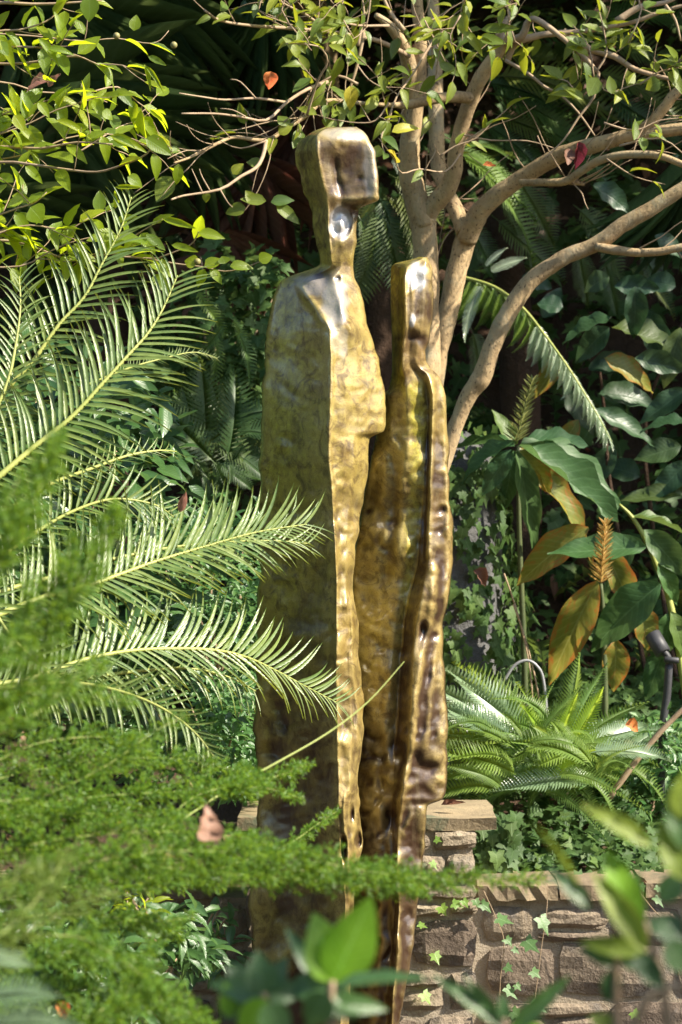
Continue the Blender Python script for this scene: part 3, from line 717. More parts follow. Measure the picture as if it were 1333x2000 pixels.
k2 = [
 (502, (822, 826, 829, 831, 833, 835), (-0.02, -0, 0, 0, 0, -0.02), .05),
 (508, (800, 812, 822, 828, 833, 838), (-0.05, -0.02, 0, 0, 0, -0.02), .08),
 (514, (768, 785, 805, 820, 832, 841), (-0.07, -0.03, 0, 0, 0, -0.02), .10),
 (522, (764, 780, 795, 812, 830, 845), (-0.08, -0.03, 0.03, 0.02, 0.02, -0.01), .12),
 (545, (763, 778, 790, 808, 828, 846), (-0.08, -0.03, 0.045, 0.03, 0.03, 0), .13),
 (590, (763, 778, 792, 810, 828, 844), (-0.08, -0.03, 0.05, 0.04, 0.03, 0), .13),
 (630, (765, 780, 792, 808, 826, 842), (-0.08, -0.03, 0.045, 0.04, 0.03, 0), .13),
 (665, (766, 776, 788, 802, 818, 838), (-0.08, -0.03, 0.03, 0.02, 0.02, 0), .13),
 (685, (766, 776, 786, 800, 814, 829), (-0.08, -0.03, 0.02, 0.01, 0.01, 0), .12),
 (705, (766, 776, 786, 800, 814, 830), (-0.08, -0.03, 0.02, 0.01, 0.01, 0), .12),
 (718, (766, 776, 786, 802, 820, 838), (-0.08, -0.03, 0.02, 0, 0, -0.02), .12),
 (727, (766, 776, 788, 812, 834, 850), (-0.08, -0.03, 0, -0.01, 0, -0.03), .13),
 (740, (764, 776, 792, 824, 840, 861), (-0.085, -0.035, 0, -0.018, 0, -0.035), .14),
 (762, (758, 774, 794, 834, 845, 868), (-0.085, -0.035, 0, -0.018, 0, -0.035), .15),
 (772, (740, 766, 796, 836, 848, 871), (-0.085, -0.035, 0, -0.018, 0, -0.035), .15),
 (850, (735, 762, 800, 834, 846, 875), (-0.085, -0.035, 0, -0.018, 0, -0.035), .16),
 (950, (715, 750, 795, 826, 842, 878), (-0.085, -0.035, -0.015, -0.018, 0, -0.035), .16),
 (1000, (705, 740, 795, 822, 842, 881), (-0.09, -0.06, -0.028, -0.04, 0, -0.04), .16),
 (1030, (702, 735, 795, 820, 844, 886), (-0.09, -0.06, -0.028, -0.04, 0, -0.04), .16),
 (1100, (690, 730, 792, 814, 840, 885), (-0.09, -0.06, -0.028, -0.04, 0, -0.05), .16),
 (1160, (688, 728, 780, 800, 828, 878), (-0.09, -0.06, -0.028, -0.04, 0.03, -0.05), .16),
 (1215, (688, 725, 772, 790, 816, 866), (-0.09, -0.06, -0.028, -0.04, 0.03, -0.05), .16),
 (1280, (688, 722, 766, 784, 808, 866), (-0.09, -0.06, -0.028, -0.04, 0.03, -0.04), .16),
 (1350, (690, 720, 760, 779, 804, 871), (-0.09, -0.06, -0.028, -0.04, 0.03, -0.04), .16),
 (1420, (690, 718, 750, 774, 803, 876), (-0.09, -0.06, -0.028, -0.03, 0.03, -0.04), .16),
 (1500, (690, 715, 745, 769, 796, 874), (-0.09, -0.06, -0.028, -0.01, 0.03, -0.04), .16),
 (1550, (690, 715, 745, 766, 790, 872), (-0.09, -0.06, -0.028, -0.01, 0.03, -0.04), .16),
 (1564, (690, 715, 745, 764, 788, 864), (-0.09, -0.06, -0.028, -0.01, 0.03, -0.04), .15),
 (1571, (690, 715, 745, 770, 785, 836), (-0.09, -0.06, -0.028, -0.02, 0.03, -0), .15),
 (1600, (690, 715, 745, 766, 780, 834), (-0.09, -0.06, -0.028, -0.04, 0.03, -0.01), .15),
 (1700, (690, 712, 745, 768, 776, 825), (-0.09, -0.06, -0.028, -0.03, 0.03, -0.02), .15),
 (1780, (688, 712, 745, 772, 780, 816), (-0.09, -0.06, -0.028, -0.03, 0.03, -0.02), .15),
 (1840, (686, 712, 745, 768, 776, 809), (-0.09, -0.06, -0.028, -0.03, 0.03, -0.02), .15),
 (1900, (684, 708, 740, 766, 772, 800), (-0.09, -0.06, -0.028, -0.03, 0.03, -0.01), .15),
 (1950, (682, 705, 738, 762, 768, 789), (-0.09, -0.06, -0.028, -0.03, 0.03, 0), .15),
 (2010, (680, 702, 735, 758, 766, 781), (-0.09, -0.06, -0.028, -0.03, 0.03, 0), .14),
 (2213, (680, 700, 730, 750, 762, 776), (-0.09, -0.06, -0.028, -0.03, 0.02, 0), .14)]
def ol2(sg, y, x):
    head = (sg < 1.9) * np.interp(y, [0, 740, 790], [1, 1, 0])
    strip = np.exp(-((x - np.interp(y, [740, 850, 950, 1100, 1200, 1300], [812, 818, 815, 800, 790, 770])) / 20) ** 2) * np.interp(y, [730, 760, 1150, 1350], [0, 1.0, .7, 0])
    hol = (sg < 2.9) * .3 * np.interp(y, [740, 780, 1300, 1500], [0, 1, 1, 0])  # hollow lightened to stand in for fill light
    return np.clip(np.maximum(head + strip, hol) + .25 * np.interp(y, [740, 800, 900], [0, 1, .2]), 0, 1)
def br2(sg, y, x):
    a = np.interp(y, [500, 560, 600, 640, 660, 700, 740, 860, 950, 1100, 1400, 1500, 2200], [.1, .2, .5, .35, .7, .35, .0, .1, .38, .3, .4, .7, .9])
    strip = np.exp(-((x - np.interp(y, [740, 850, 950, 1100, 1200, 1300], [812, 818, 815, 800, 790, 770])) / 18) ** 2) * np.interp(y, [730, 760, 1150, 1350], [0, .4, .4, 0])
    lobe = (sg > 3.1) * np.interp(y, [740, 850, 1100, 1300, 1560, 1590, 2200], [.15, .4, .55, .5, .45, .3, .3]) + np.clip(sg - 4.05, 0, .4) * 2.5 * np.interp(y, [1560, 1600, 2200], [0, .8, .8])
    grey = np.exp(-((x - 735) / 28) ** 2) * np.interp(y, [1000, 1150, 1350, 1450], [0, .45, .45, 0])  # brown held back in the hollow, in place of fill light
    return a - strip + lobe - grey
rd2 = [([(735, 830), (800, 838), (950, 835), (1100, 826)], -.010, 4), ([(548, 836), (556, 822), (572, 800), (580, 790)], .010, 6), ([(515, 795), (560, 792), (640, 794), (700, 787)], .008, 5), ([(725, 838), (760, 846), (850, 842), (1000, 838), (1100, 834)], .012, 6),
       ([(745, 868), (900, 872), (1000, 876), (1200, 874)], .008, 6),
       ([(1090, 848), (1180, 846), (1250, 833), (1330, 815), (1400, 808), (1480, 800), (1560, 782), (1650, 764), (1740, 772), (1800, 770), (1860, 778), (1940, 768), (2060, 762)], .020, 9),
       ([(1230, 858), (1300, 846), (1380, 838), (1470, 832)], .010, 7), ([(1300, 836), (1345, 834)], -.018, 8), ([(1440, 752), (1500, 742), (1560, 748)], -.012, 9),
       ([(1250, 782), (1400, 778), (1480, 768)], -.014, 10), ([(860, 765), (1000, 770), (1150, 752)], -.010, 12), ([(860, 790), (1000, 785), (1120, 772)], .006, 8),
       ([(1574, 808), (1600, 800), (1640, 785)], .012, 6), ([(1600, 832), (1700, 824), (1800, 814), (1900, 800), (2010, 780)], .008, 4)]
dn2 = [(814, 545, 22, 26, -.016, 4), (818, 530, 16, 10, .014, 2), (806, 560, 5, 26, .014), (806, 628, 7, 14, .016), (810, 660, 24, 7, -.010), (812, 640, 20, 8, .006), (828, 1232, 7, 14, -.035, 2), (850, 1480, 22, 16, .022), (786, 1470, 16, 26, -.022, 2),
       (812, 1485, 14, 18, -.02), (835, 1500, 12, 12, -.02), (860, 1400, 16, 30, -.012), (850, 1120, 16, 22, .008), (845, 1190, 16, 26, .014), (760, 1500, 18, 22, .014), (748, 1505, 14, 8, -.012), (766, 1600, 9, 24, -.025, 2), (800, 1640, 18, 50, -.008), (795, 1810, 12, 40, -.012), (806, 1560, 30, 6, .010),
       (862, 1440, 10, 18, .012), (870, 1030, 10, 16, .012), (735, 1180, 22, 50, -.006), (745, 1020, 14, 18, -.012), (850, 830, 16, 40, .006), (843, 895, 12, 60, -.01), (825, 1420, 14, 14, -.016), (790, 1530, 20, 10, .012)]
rd2 = [(a, b * .8, c) for a, b, c in rd2]; dn2 = [(d[0], d[1], d[2] * 1.1, d[3] * 1.1, d[4] * .55) for d in dn2]
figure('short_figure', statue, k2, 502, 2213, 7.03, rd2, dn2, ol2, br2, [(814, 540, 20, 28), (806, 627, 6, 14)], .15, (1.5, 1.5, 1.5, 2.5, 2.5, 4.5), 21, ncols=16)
# ------------------------------------------------------------------ the pale barked tree on the right
T_OV = [leaf_tpl('ovate', 6, 0.22, c, b_, b2, s) for s, (c, b_, b2) in enumerate([(.18, .03, .0), (.35, .02, .06), (.1, .05, -.06), (.5, .02, .0), (-.1, .04, .04)])]
T_SM = [leaf_tpl('ovate', 3, 0.22, c, 0, 0, s) for s, c in enumerate([.18, .35, 0.05])]
T_LA = [leaf_tpl('lance', 8, 0.2, c, .04, b2, s) for s, (c, b2) in enumerate([(.2, .0), (.4, .08), (.05, -.08), (.3, .03)])]
T_GI = [leaf_tpl('lance', 14, 0.25, c, .07, b2, s, tw) for s, (c, b2, tw) in enumerate([(.15, .0, .2), (.3, .07, -.2), (.05, -.06, .3), (.45, .03, 0)])]
T_ST = [leaf_tpl('strap', 8, 0.5, c, 0, b2, s) for s, (c, b2) in enumerate([(.1, .16), (.22, .10), (.0, .2), (.3, .22)])]
T_STR = [leaf_tpl('strap', 6, 0.5, c, 0, b2, s) for s, (c, b2) in enumerate([(.1, .0), (.35, .03), (.6, -.03)])]
T_IV = [ivy_tpl(.12, 1), ivy_tpl(.3, 2), ivy_tpl(-.05, 3)]

def pl(pts, Y):
    """pixel polyline with depth Y (number, or (Y0,Y1))"""
    n = len(pts); ya, yb = Y if isinstance(Y, tuple) else (Y, Y)
    return [P(a, b, ya + (yb - ya) * i / max(1, n - 1)) for i, (a, b) in enumerate(pts)]
def along(pts, t):
    seg = [(pts[i + 1] - pts[i]).length for i in range(len(pts) - 1)]; tot = sum(seg); d = t * tot
    for i, s in enumerate(seg):
        if d <= s or i == len(seg) - 1:
            f = min(1, d / max(s, 1e-6)); return pts[i].lerp(pts[i + 1], f), (pts[i + 1] - pts[i]).normalized()
        d -= s
def rvec(): return Vector((random.gauss(0, 1), random.gauss(0, 1), random.gauss(0, 1))).normalized()
def twig_leaves(pts, n, Lr, leaves, key, spread=0.9, t0=0.1, droop=0.25, wr=(.42, .55), upb=(0.25, -0.5, 0.75)):
    for i in range(n):
        t = t0 + (1 - t0) * (i + U(0, .5)) / n
        p, d = along(pts, min(1, t)); s = 1 if i % 2 else -1
        side = d.cross(Vector((0, -1, 0.3))).normalized() * s
        dirv = d * U(.3, .8) + side * spread * U(.5, 1.1) + rvec() * .35 + Vector((0, 0, -droop))
        if i == n - 1: dirv = d + rvec() * .25
        Ln = U(*Lr); up = Vector(upb) + rvec() * 0.55
        leaves.append((p + dirv.normalized() * Ln * .08, dirv, up, Ln, Ln * U(*wr), key() if callable(key) else key))
def sub_twigs(geo, pts, n, ln, leaves, key, Lr, nl=(2, 4), t0=.15, r=0.0016, up=0.15, **kw):
    for i in range(n):
        p, d = along(pts, t0 + (1 - t0) * (i + U(0, 1)) / n)
        dr = (d * U(.3, 1) + rvec() * .75 + Vector((0, 0, up))).normalized()
        l = U(*ln); q = [p]; c = p.copy()
        for k in range(4):
            dr = (dr + rvec() * .22).normalized(); c = c + dr * l / 4; q.append(c.copy())
        geo.tube(q, [r, r * .9, r * .8, r * .7, r * .5], ns=5, sub=2)
        twig_leaves(q, random.randint(*nl), Lr, leaves, key, **kw)

tree = thing('pale_barked_tree', 'small multi-stemmed tree with smooth pale tan bark and sparse yellow-green leaves behind the bronze figures', 'tree', (0.35, 8.6, 0.5))
s86 = 8.6 / F
BR = []
def limb(name, pts, widths, Y, wob=.11, seed=0, ns=12, sub=5):
    V, Fq, T, Q = tube_geo(pl(pts, Y), [w * .44 * s86 for w in widths], ns=ns, sub=sub, wob=wob, seed=seed)
    if name == 'branch': BR.append(pl(pts, Y))
    return wpart(name, V, [Fq, T], M['bark'], tree)
limb('trunk', [(815, 1720), (812, 1400), (825, 1000), (834, 760), (834, 600), (832, 500), (828, 440), (822, 400)], [88, 80, 74, 62, 56, 55, 58, 60], 8.6, seed=1)
limb('branch', [(828, 440), (812, 385), (801, 340), (800, 290), (808, 230), (818, 160), (822, 80), (816, 20), (812, -60), (800, -160)], [60, 54, 50, 46, 40, 34, 28, 26, 24, 20], (8.6, 8.4), seed=2)
limb('branch', [(800, 290), (800, 200), (800, 130), (785, 85), (760, 50), (735, 30)], [30, 34, 34, 28, 20, 12], (8.56, 8.3), seed=12)
limb('branch', [(825, 430), (848, 400), (872, 372), (886, 340), (892, 290), (906, 235), (922, 190), (940, 150), (965, 115), (988, 80), (996, 66)], [48, 44, 42, 38, 34, 33, 34, 32, 32, 28, 22], (8.6, 8.3), seed=3)
limb('branch', [(840, -80), (846, 0), (850, 100), (852, 220), (856, 320), (868, 365), (890, 410), (908, 452)], [24, 28, 32, 36, 36, 34, 36, 40], (8.85, 8.7), seed=4)
limb('trunk', [(815, 1700), (818, 1300), (828, 1000), (840, 800), (853, 700), (868, 640), (882, 580), (894, 525), (906, 478), (920, 440)], [74, 66, 60, 52, 46, 46, 46, 46, 48, 46], 8.72, seed=5)
limb('branch', [(912, 470), (930, 425), (960, 390), (1005, 357), (1050, 328), (1090, 305), (1130, 292), (1180, 279), (1240, 264), (1300, 256), (1400, 240), (1520, 200)], [46, 46, 42, 38, 38, 38, 36, 34, 32, 28, 26, 22], (8.7, 8.3), seed=6)
limb('branch', [(1240, 262), (1272, 240), (1298, 210), (1318, 185), (1360, 150), (1420, 100)], [26, 24, 24, 22, 20, 16], (8.4, 8.3), seed=7)
limb('branch', [(1015, 357), (1060, 356), (1105, 354), (1135, 335), (1170, 314), (1215, 303), (1265, 302), (1300, 308), (1345, 326)], [16, 16, 18, 18, 18, 17, 16, 15, 14], (8.5, 8.2), seed=8)
limb('branch', [(1100, 354), (1142, 360)], [12, 8], 8.45, seed=18)
limb('trunk', [(830, 1680), (828, 1300), (832, 1050), (852, 940), (873, 880), (897, 815), (916, 772), (938, 742), (950, 712), (962, 676), (980, 635), (1005, 592), (1036, 550), (1075, 520), (1115, 497), (1155, 482), (1185, 464), (1215, 440), (1260, 415), (1300, 390), (1345, 362), (1450, 300)], [70, 60, 54, 44, 36, 32, 36, 42, 40, 38, 38, 38, 36, 34, 32, 32, 34, 32, 32, 30, 28, 24], (8.3, 8.05), seed=9)
limb('branch', [(1165, 482), (1200, 488), (1240, 493), (1285, 492), (1340, 482), (1440, 470)], [18, 20, 18, 17, 17, 16], (8.1, 8.0), seed=10)
limb('branch', [(918, 192), (890, 189), (850, 193), (800, 204), (760, 205), (700, 201), (655, 196), (625, 202), (600, 225), (560, 250), (520, 274), (460, 268), (430, 278), (390, 298), (365, 310), (340, 318)], [26, 24, 22, 20, 9, 8, 9, 10, 10, 10, 9, 8, 7, 7, 5, 3], (8.35, 7.7), seed=11, ns=8)
tg = Geo(); tl = []
def tree_key(): return 'tree_leaf' if random.random() > .03 else 'yellow_leaf'
def tw(pts, w, Y=8.3, nl=0, sub=0, Lr=(.05, .085), ln=(.08, .2), key=tree_key, **kw):
    s = (Y if not isinstance(Y, tuple) else Y[0]) / F
    q = pl(pts, Y); n = len(q)
    tg.tube(q, [max(.0012, w * .5 * s * (1 - .6 * i / (n - 1))) for i in range(n)], ns=6, sub=3, wob=.1, seed=len(tl))
    if nl: twig_leaves(q, nl, Lr, tl, key, t0=.3)
    if sub: sub_twigs(tg, q, sub, ln, tl, key, Lr, **kw)
tw([(520, 275), (514, 305), (500, 328), (470, 345), (430, 370), (360, 382), (335, 390)], 9, (7.9, 7.6))
tw([(430, 370), (445, 395), (455, 405)], 4, 7.7); tw([(395, 375), (375, 330)], 4, 7.6); tw([(410, 372), (395, 345), (390, 330)], 4, 7.6)
tw([(640, 160), (600, 175), (560, 200), (520, 235), (470, 228), (420, 222), (355, 222)], 8, (8.0, 7.6))
tw([(560, 200), (500, 192), (440, 195), (400, 190), (350, 182)], 6, (7.9, 7.6)); tw([(500, 192), (470, 160), (450, 155)], 4, 7.7)
tw([(480, 228), (455, 215), (430, 212)], 4, 7.7); tw([(520, 275), (470, 290), (430, 275)], 4, 7.8)
tw([(700, 165), (660, 148), (620, 165), (560, 200)], 7, 8.0, sub=2)
tw([(600, 225), (620, 160), (640, 120), (620, 90), (560, 85)], 6, (7.9, 7.7), sub=3)
tw([(800, 110), (740, 80), (690, 70), (640, 62), (560, 55), (490, 50), (430, 40), (400, 20)], 11, (8.4, 7.8), sub=7)
tw([(640, 62), (600, 30), (560, 10), (520, -20)], 7, 8.0, sub=5)
tw([(700, 90), (705, 60), (712, 30), (705, -20)], 8, 8.2, sub=2)
tw([(712, 60), (700, 120), (685, 170), (672, 200)], 9, 8.1, sub=1)
tw([(760, 50), (700, 50), (650, 40), (590, 48)], 6, (8.1, 7.9), sub=5)
tw([(790, 60), (760, 20), (740, -30)], 12, 8.2, sub=4)
tw([(870, 60), (840, 90), (810, 140), (775, 190), (760, 230), (745, 265)], 6, (8.2, 7.9), sub=6)
tw([(760, 200), (735, 235), (700, 240), (660, 235)], 4, 7.9, sub=3)
tw([(900, 300), (870, 335), (820, 330), (785, 338), (770, 310), (740, 270)], 4, (8.2, 7.8), nl=2)
tw([(990, 85), (975, 60), (1000, 30), (985, 0)], 24, 8.3, sub=3)
tw([(985, 80), (1020, 70), (1035, 38), (1060, 45), (1100, 75), (1140, 110), (1160, 132), (1170, 143)], 16, (8.3, 8.1), sub=2)
tw([(1170, 143), (1160, 190), (1130, 230), (1100, 275), (1060, 312)], 7, 8.1, nl=0, sub=1, nl_=0) if False else tw([(1170, 143), (1160, 190), (1130, 230), (1100, 275), (1060, 312)], 7, 8.1)
tw([(988, 118), (1030, 142), (1065, 170), (1095, 185), (1130, 220), (1162, 265)], 8, (8.3, 8.15))
tw([(1010, 80), (1060, 68), (1110, 62), (1150, 60)], 17, 8.3, sub=3)
tw([(990, 120), (1010, 82), (1050, 70), (1130, 62), (1230, 45), (1300, 20), (1360, 5)], 15, (8.35, 8.2), sub=3)
tw([(1205, 42), (1250, 14), (1300, 5), (1340, -15)], 16, 8.2, sub=2)
tw([(1100, 62), (1150, 95), (1200, 110), (1240, 135), (1290, 150), (1340, 160)], 17, (8.4, 8.3), sub=3)
tw([(1300, 10), (1320, 40), (1330, 80)], 8, 8.0)
tw([(1110, 75), (1122, 110), (1130, 155)], 4, 8.1, nl=1)
tw([(905, 280), (960, 240), (1010, 196)], 4, 8.1, nl=2); tw([(900, 262), (960, 274), (1030, 275), (1085, 290)], 4, 8.1); tw([(1050, 265), (1065, 300)], 3, 8.1)
tw([(860, 305), (890, 285), (930, 270), (960, 240)], 4, 8.0, nl=3)
tw([(1165, 140), (1185, 105), (1180, 60), (1170, 20)], 5, 8.0, nl=8); tw([(1160, 150), (1150, 90), (1120, 50)], 4, 8.0, nl=7)
tw([(1130, 190), (1110, 160), (1090, 155)], 4, 8.0, nl=5); tw([(1170, 160), (1190, 180), (1240, 165), (1250, 165)], 3, 8.0, nl=4)
tw([(1250, 165), (1290, 140), (1340, 130)], 5, 8.0, sub=4, nl=3); tw([(1180, 240), (1240, 255), (1290, 235), (1345, 230)], 5, 7.9, nl=3)
tw([(1185, 310), (1240, 345), (1300, 360)], 4, 8.0, nl=2); tw([(1210, 285), (1290, 270), (1345, 310)], 5, 7.9, sub=2, nl=3)
for a in range(5):
    x = U(860, 1320); tw([(x, -30), (x + U(-40, 40), 20), (x + U(-60, 60), U(50, 90))], 5, U(7.8, 8.1), sub=3)
for a in range(4):
    x = U(480, 850); tw([(x, -30), (x + U(-40, 40), 20), (x + U(-60, 60), U(40, 110))], 5, U(7.8, 8.1), sub=3)
tw([(700, 130), (720, 155), (745, 170)], 4, 7.9, sub=2); tw([(830, 40), (850, 80), (870, 120)], 4, 7.9, sub=3); tw([(900, 30), (880, 70), (890, 110)], 4, 7.9, sub=3)
for q in BR:
    sub_twigs(tg, q, 7, (.10, .34), tl, tree_key, (.06, .09), nl=(0, 0), r=.0022, t0=.25)
for q in (BR[-1], BR[-1], BR[3], BR[5]):
    sub_twigs(tg, q, 14, (.08, .26), tl, tree_key, (.06, .09), nl=(0, 1), r=.0018, t0=.35)
# named single leaves seen in the photo
def leafpx(lst, b, t, w, Y, key, up=(0.2, -.9, .3), dy=0.0):
    a = P(b[0], b[1], Y); c = P(t[0], t[1], Y + dy); d = c - a
    lst.append((a, d, Vector(up) + rvec() * .15, d.length, w * Y / F, key))
for b, t, w, k in [((684, 168), (690, 212), 32, 'yellow_leaf'), ((766, 258), (818, 238), 24, 'yellow_leaf'), ((615, 52), (700, 30), 30, 'tree_leaf'), ((560, 246), (548, 222), 30, 'tree_leaf'), ((545, 262), (573, 240), 24, 'tree_leaf'), ((512, 320), (482, 318), 26, 'tree_leaf'), ((455, 340), (475, 318), 24, 'tree_leaf'),
                   ((335, 345), (305, 395), 42, 'tree_leaf'), ((350, 320), (345, 360), 22, 'tree_leaf'), ((480, 405), (440, 415), 30, 'tree_leaf'), ((500, 400), (480, 372), 26, 'tree_leaf'), ((530, 395), (575, 388), 26, 'tree_leaf'), ((540, 402), (588, 435), 28, 'tree_leaf'), ((520, 392), (470, 390), 26, 'tree_leaf'), ((404, 375), (402, 395), 18, 'tree_leaf'),
                   ((1168, 152), (1148, 188), 36, 'tree_leaf'), ((1195, 183), (1190, 148), 26, 'tree_leaf'), ((1290, 160), (1262, 170), 34, 'tree_leaf'), ((1130, 190), (1075, 172), 18, 'tree_leaf'), ((1140, 195), (1100, 165), 20, 'tree_leaf'), ((940, 58), (1015, 60), 24, 'tree_leaf'), ((905, 62), (950, 100), 22, 'tree_leaf')]:
    leafpx(tl, b, t, w, 7.9, k)
V_, F_, _ = tg.get(); wpart('twigs', V_, F_, M['twig'], tree, kind='stuff')
emit_leaves(tree, tl, {'tree_leaf': T_OV, 'yellow_leaf': T_OV}, M, cap=299)

# ------------------------------------------------------------------ bright leafed shrub, upper left
sh = thing('arching_shrub', 'tall shrub at upper left with thin arching twigs and glossy yellow-green leaves', 'shrub', (-1.9, 6.8, 0.0))
sg = Geo(); sl = []
stemx = P(-260, 700, 6.9)
for q in ([(-1.9, 6.8, -.02), (-1.75, 6.85, .9), (-1.45, 6.8, 1.7), (-1.2, 6.75, 2.35), (-1.0, 6.7, 3.0)], [(-1.9, 6.8, -.02), (-1.8, 6.7, 1.1), (-1.6, 6.7, 1.9), (-1.3, 6.7, 2.2)]):
    V_, F4, T3, Q = tube_geo([Vector(a) for a in q], [.035, .03, .024, .018, .01][:len(q)], ns=8, wob=.1); wpart('stem', V_, [F4, T3], M['twig'], sh)
def sw(pts, w, Y=6.75, nl=0, sub=0, Lr=(.058, .085), ln=(.07, .17), **kw):
    s = 6.7 / F; q = pl(pts, Y); n = len(q)
    sg.tube(q, [max(.001, w * .5 * s * (1 - .6 * i / (n - 1))) for i in range(n)], ns=6, sub=3, wob=.1, seed=len(sl))
    if nl: twig_leaves(q, nl, Lr, sl, 'shrub_leaf', t0=.15, droop=.35)
    if sub: sub_twigs(sg, q, sub, ln, sl, 'shrub_leaf', Lr, nl=(2, 4), droop=.35, **kw)
sw([(-200, 30), (-20, 6), (60, 8), (130, 6), (200, 0)], 9, nl=5, sub=3)
sw([(-120, 90), (-10, 62), (40, 58), (90, 42), (115, 22)], 6, nl=7, sub=2)
sw([(-120, 130), (0, 95), (70, 92), (110, 100), (150, 108), (200, 130)], 5, nl=8, sub=2)
sw([(-100, 120), (20, 125), (90, 118), (150, 110), (190, 125), (240, 128), (290, 150)], 6, (6.9, 6.7), nl=2, sub=2)
sw([(-100, 60), (60, 70), (160, 80), (230, 75), (300, 85), (330, 60)], 4, (7.0, 7.1), nl=6, sub=2)
sw([(-100, 180), (0, 160), (80, 180), (160, 182), (210, 200)], 5, (7.0, 7.1), nl=3)
sw([(-100, 300), (0, 287), (80, 290), (150, 278), (220, 282)], 8, (6.8, 6.7), nl=8, sub=4)
sw([(-150, 330), (0, 317), (60, 321), (130, 331), (190, 336), (240, 322), (285, 302), (310, 270)], 7, (6.7, 6.5), nl=3, sub=2)
sw([(-100, 290), (0, 262), (60, 240), (110, 215), (160, 200), (190, 190)], 4, 6.7, nl=9, sub=3)
sw([(-80, 250), (0, 225), (60, 205), (120, 190)], 4, 6.8, nl=7, sub=2)
sw([(-60, 320), (60, 300), (130, 270), (200, 262), (250, 268), (290, 285)], 4, (6.8, 6.9), nl=8, sub=3)
sw([(150, 300), (230, 250), (270, 235), (300, 215)], 4, (7.0, 7.2), nl=7, sub=2)
sw([(180, 180), (230, 170), (270, 200), (300, 220)], 4, (7.0, 7.1), nl=6, sub=1)
sw([(-150, 480), (0, 470), (60, 480), (110, 500), (150, 508), (220, 496), (290, 506)], 7, (6.75, 6.6), nl=8, sub=5)
sw([(-100, 440), (-20, 425), (40, 405), (70, 395), (92, 375)], 5, 6.6, nl=6, sub=3)
sw([(-100, 500), (0, 455), (60, 440), (130, 448), (175, 425)], 5, 6.6, nl=8, sub=4)
sw([(-60, 520), (40, 520), (100, 490), (150, 470), (210, 460), (240, 470)], 4, 6.6, nl=8, sub=4)
sw([(150, 508), (230, 480), (280, 450), (318, 428)], 4, (6.7, 6.6), nl=5, sub=1)
sw([(220, 500), (300, 505), (320, 500), (370, 480), (384, 462), (388, 452)], 4, (6.6, 6.5), nl=3)
sw([(290, 506), (350, 516), (400, 522), (440, 530), (480, 522), (510, 510)], 4, (6.6, 6.5), nl=0)
for b, t, w, k in [((318, 428), (384, 450), 16, 0), ((388, 455), (440, 462), 24, 0), ((286, 458), (322, 492), 22, 0), ((335, 478), (388, 495), 16, 0), ((385, 515), (362, 505), 30, 0), ((400, 520), (436, 505), 26, 0), ((400, 526), (385, 560), 22, 0), ((410, 528), (438, 548), 22, 0), ((440, 515), (435, 500), 26, 0), ((450, 520), (495, 518), 24, 0), ((506, 508), (532, 498), 26, 0),
                   ((175, -6), (177, 42), 38, 0), ((262, 60), (266, 28), 24, 0), ((-5, 70), (35, 125), 24, 0), ((-10, 75), (15, 112), 30, 0), ((95, 95), (145, 100), 16, 0), ((75, 75), (120, 122), 18, 0), ((50, 325), (85, 352), 20, 0), ((28, 225), (50, 255), 26, 0), ((215, 265), (290, 290), 20, 0), ((220, 270), (265, 285), 18, 0), ((60, 405), (85, 430), 46, 0), ((110, 235), (180, 255), 16, 0), ((75, 200), (98, 228), 20, 0),
                   ((200, 218), (222, 228), 24, 0), ((285, 270), (337, 300), 34, 0), ((350, 325), (345, 360), 22, 0), ((250, 345), (280, 360), 26, 0), ((225, 366), (278, 368), 10, 0), ((282, 125), (297, 177), 10, 0), ((284, 128), (322, 178), 10, 0), ((290, 110), (325, 130), 14, 0)]:
    leafpx(sl, b, t, w * 1.05, 6.5, 'shrub_leaf')
V_, F_, _ = sg.get(); wpart('twigs', V_, F_, M['twig'], sh, kind='stuff')
emit_leaves(sh, sl, {'shrub_leaf': T_OV}, M, cap=290)
# small round buds on the shrub
bud = Geo()
def ball(c, r, n=7):
    V = []; Fq = []
    for i in range(n):
        th = math.pi * (i + .0) / (n - 1)
        for j in range(8): V.append((c[0] + r * math.sin(th) * math.cos(j * math.pi / 4), c[1] + r * math.sin(th) * math.sin(j * math.pi / 4), c[2] + r * math.cos(th)))
    for i in range(n - 1):
        for j in range(8): Fq.append((i * 8 + j, i * 8 + (j + 1) % 8, (i + 1) * 8 + (j + 1) % 8, (i + 1) * 8 + j))
    return np.array(V), np.array(Fq)
M['bud'] = solid_mat('bud', (0.2, 0.22, 0.06), (0.3, 0.24, 0.1), 60, 0.5, .2, .001)
for (x, y) in ((386, 511), (340, 88), (228, 70)):
    V_, F_ = ball(P(x, y, 6.5), .009); wpart('bud', V_, [F_], M['bud'], sh)

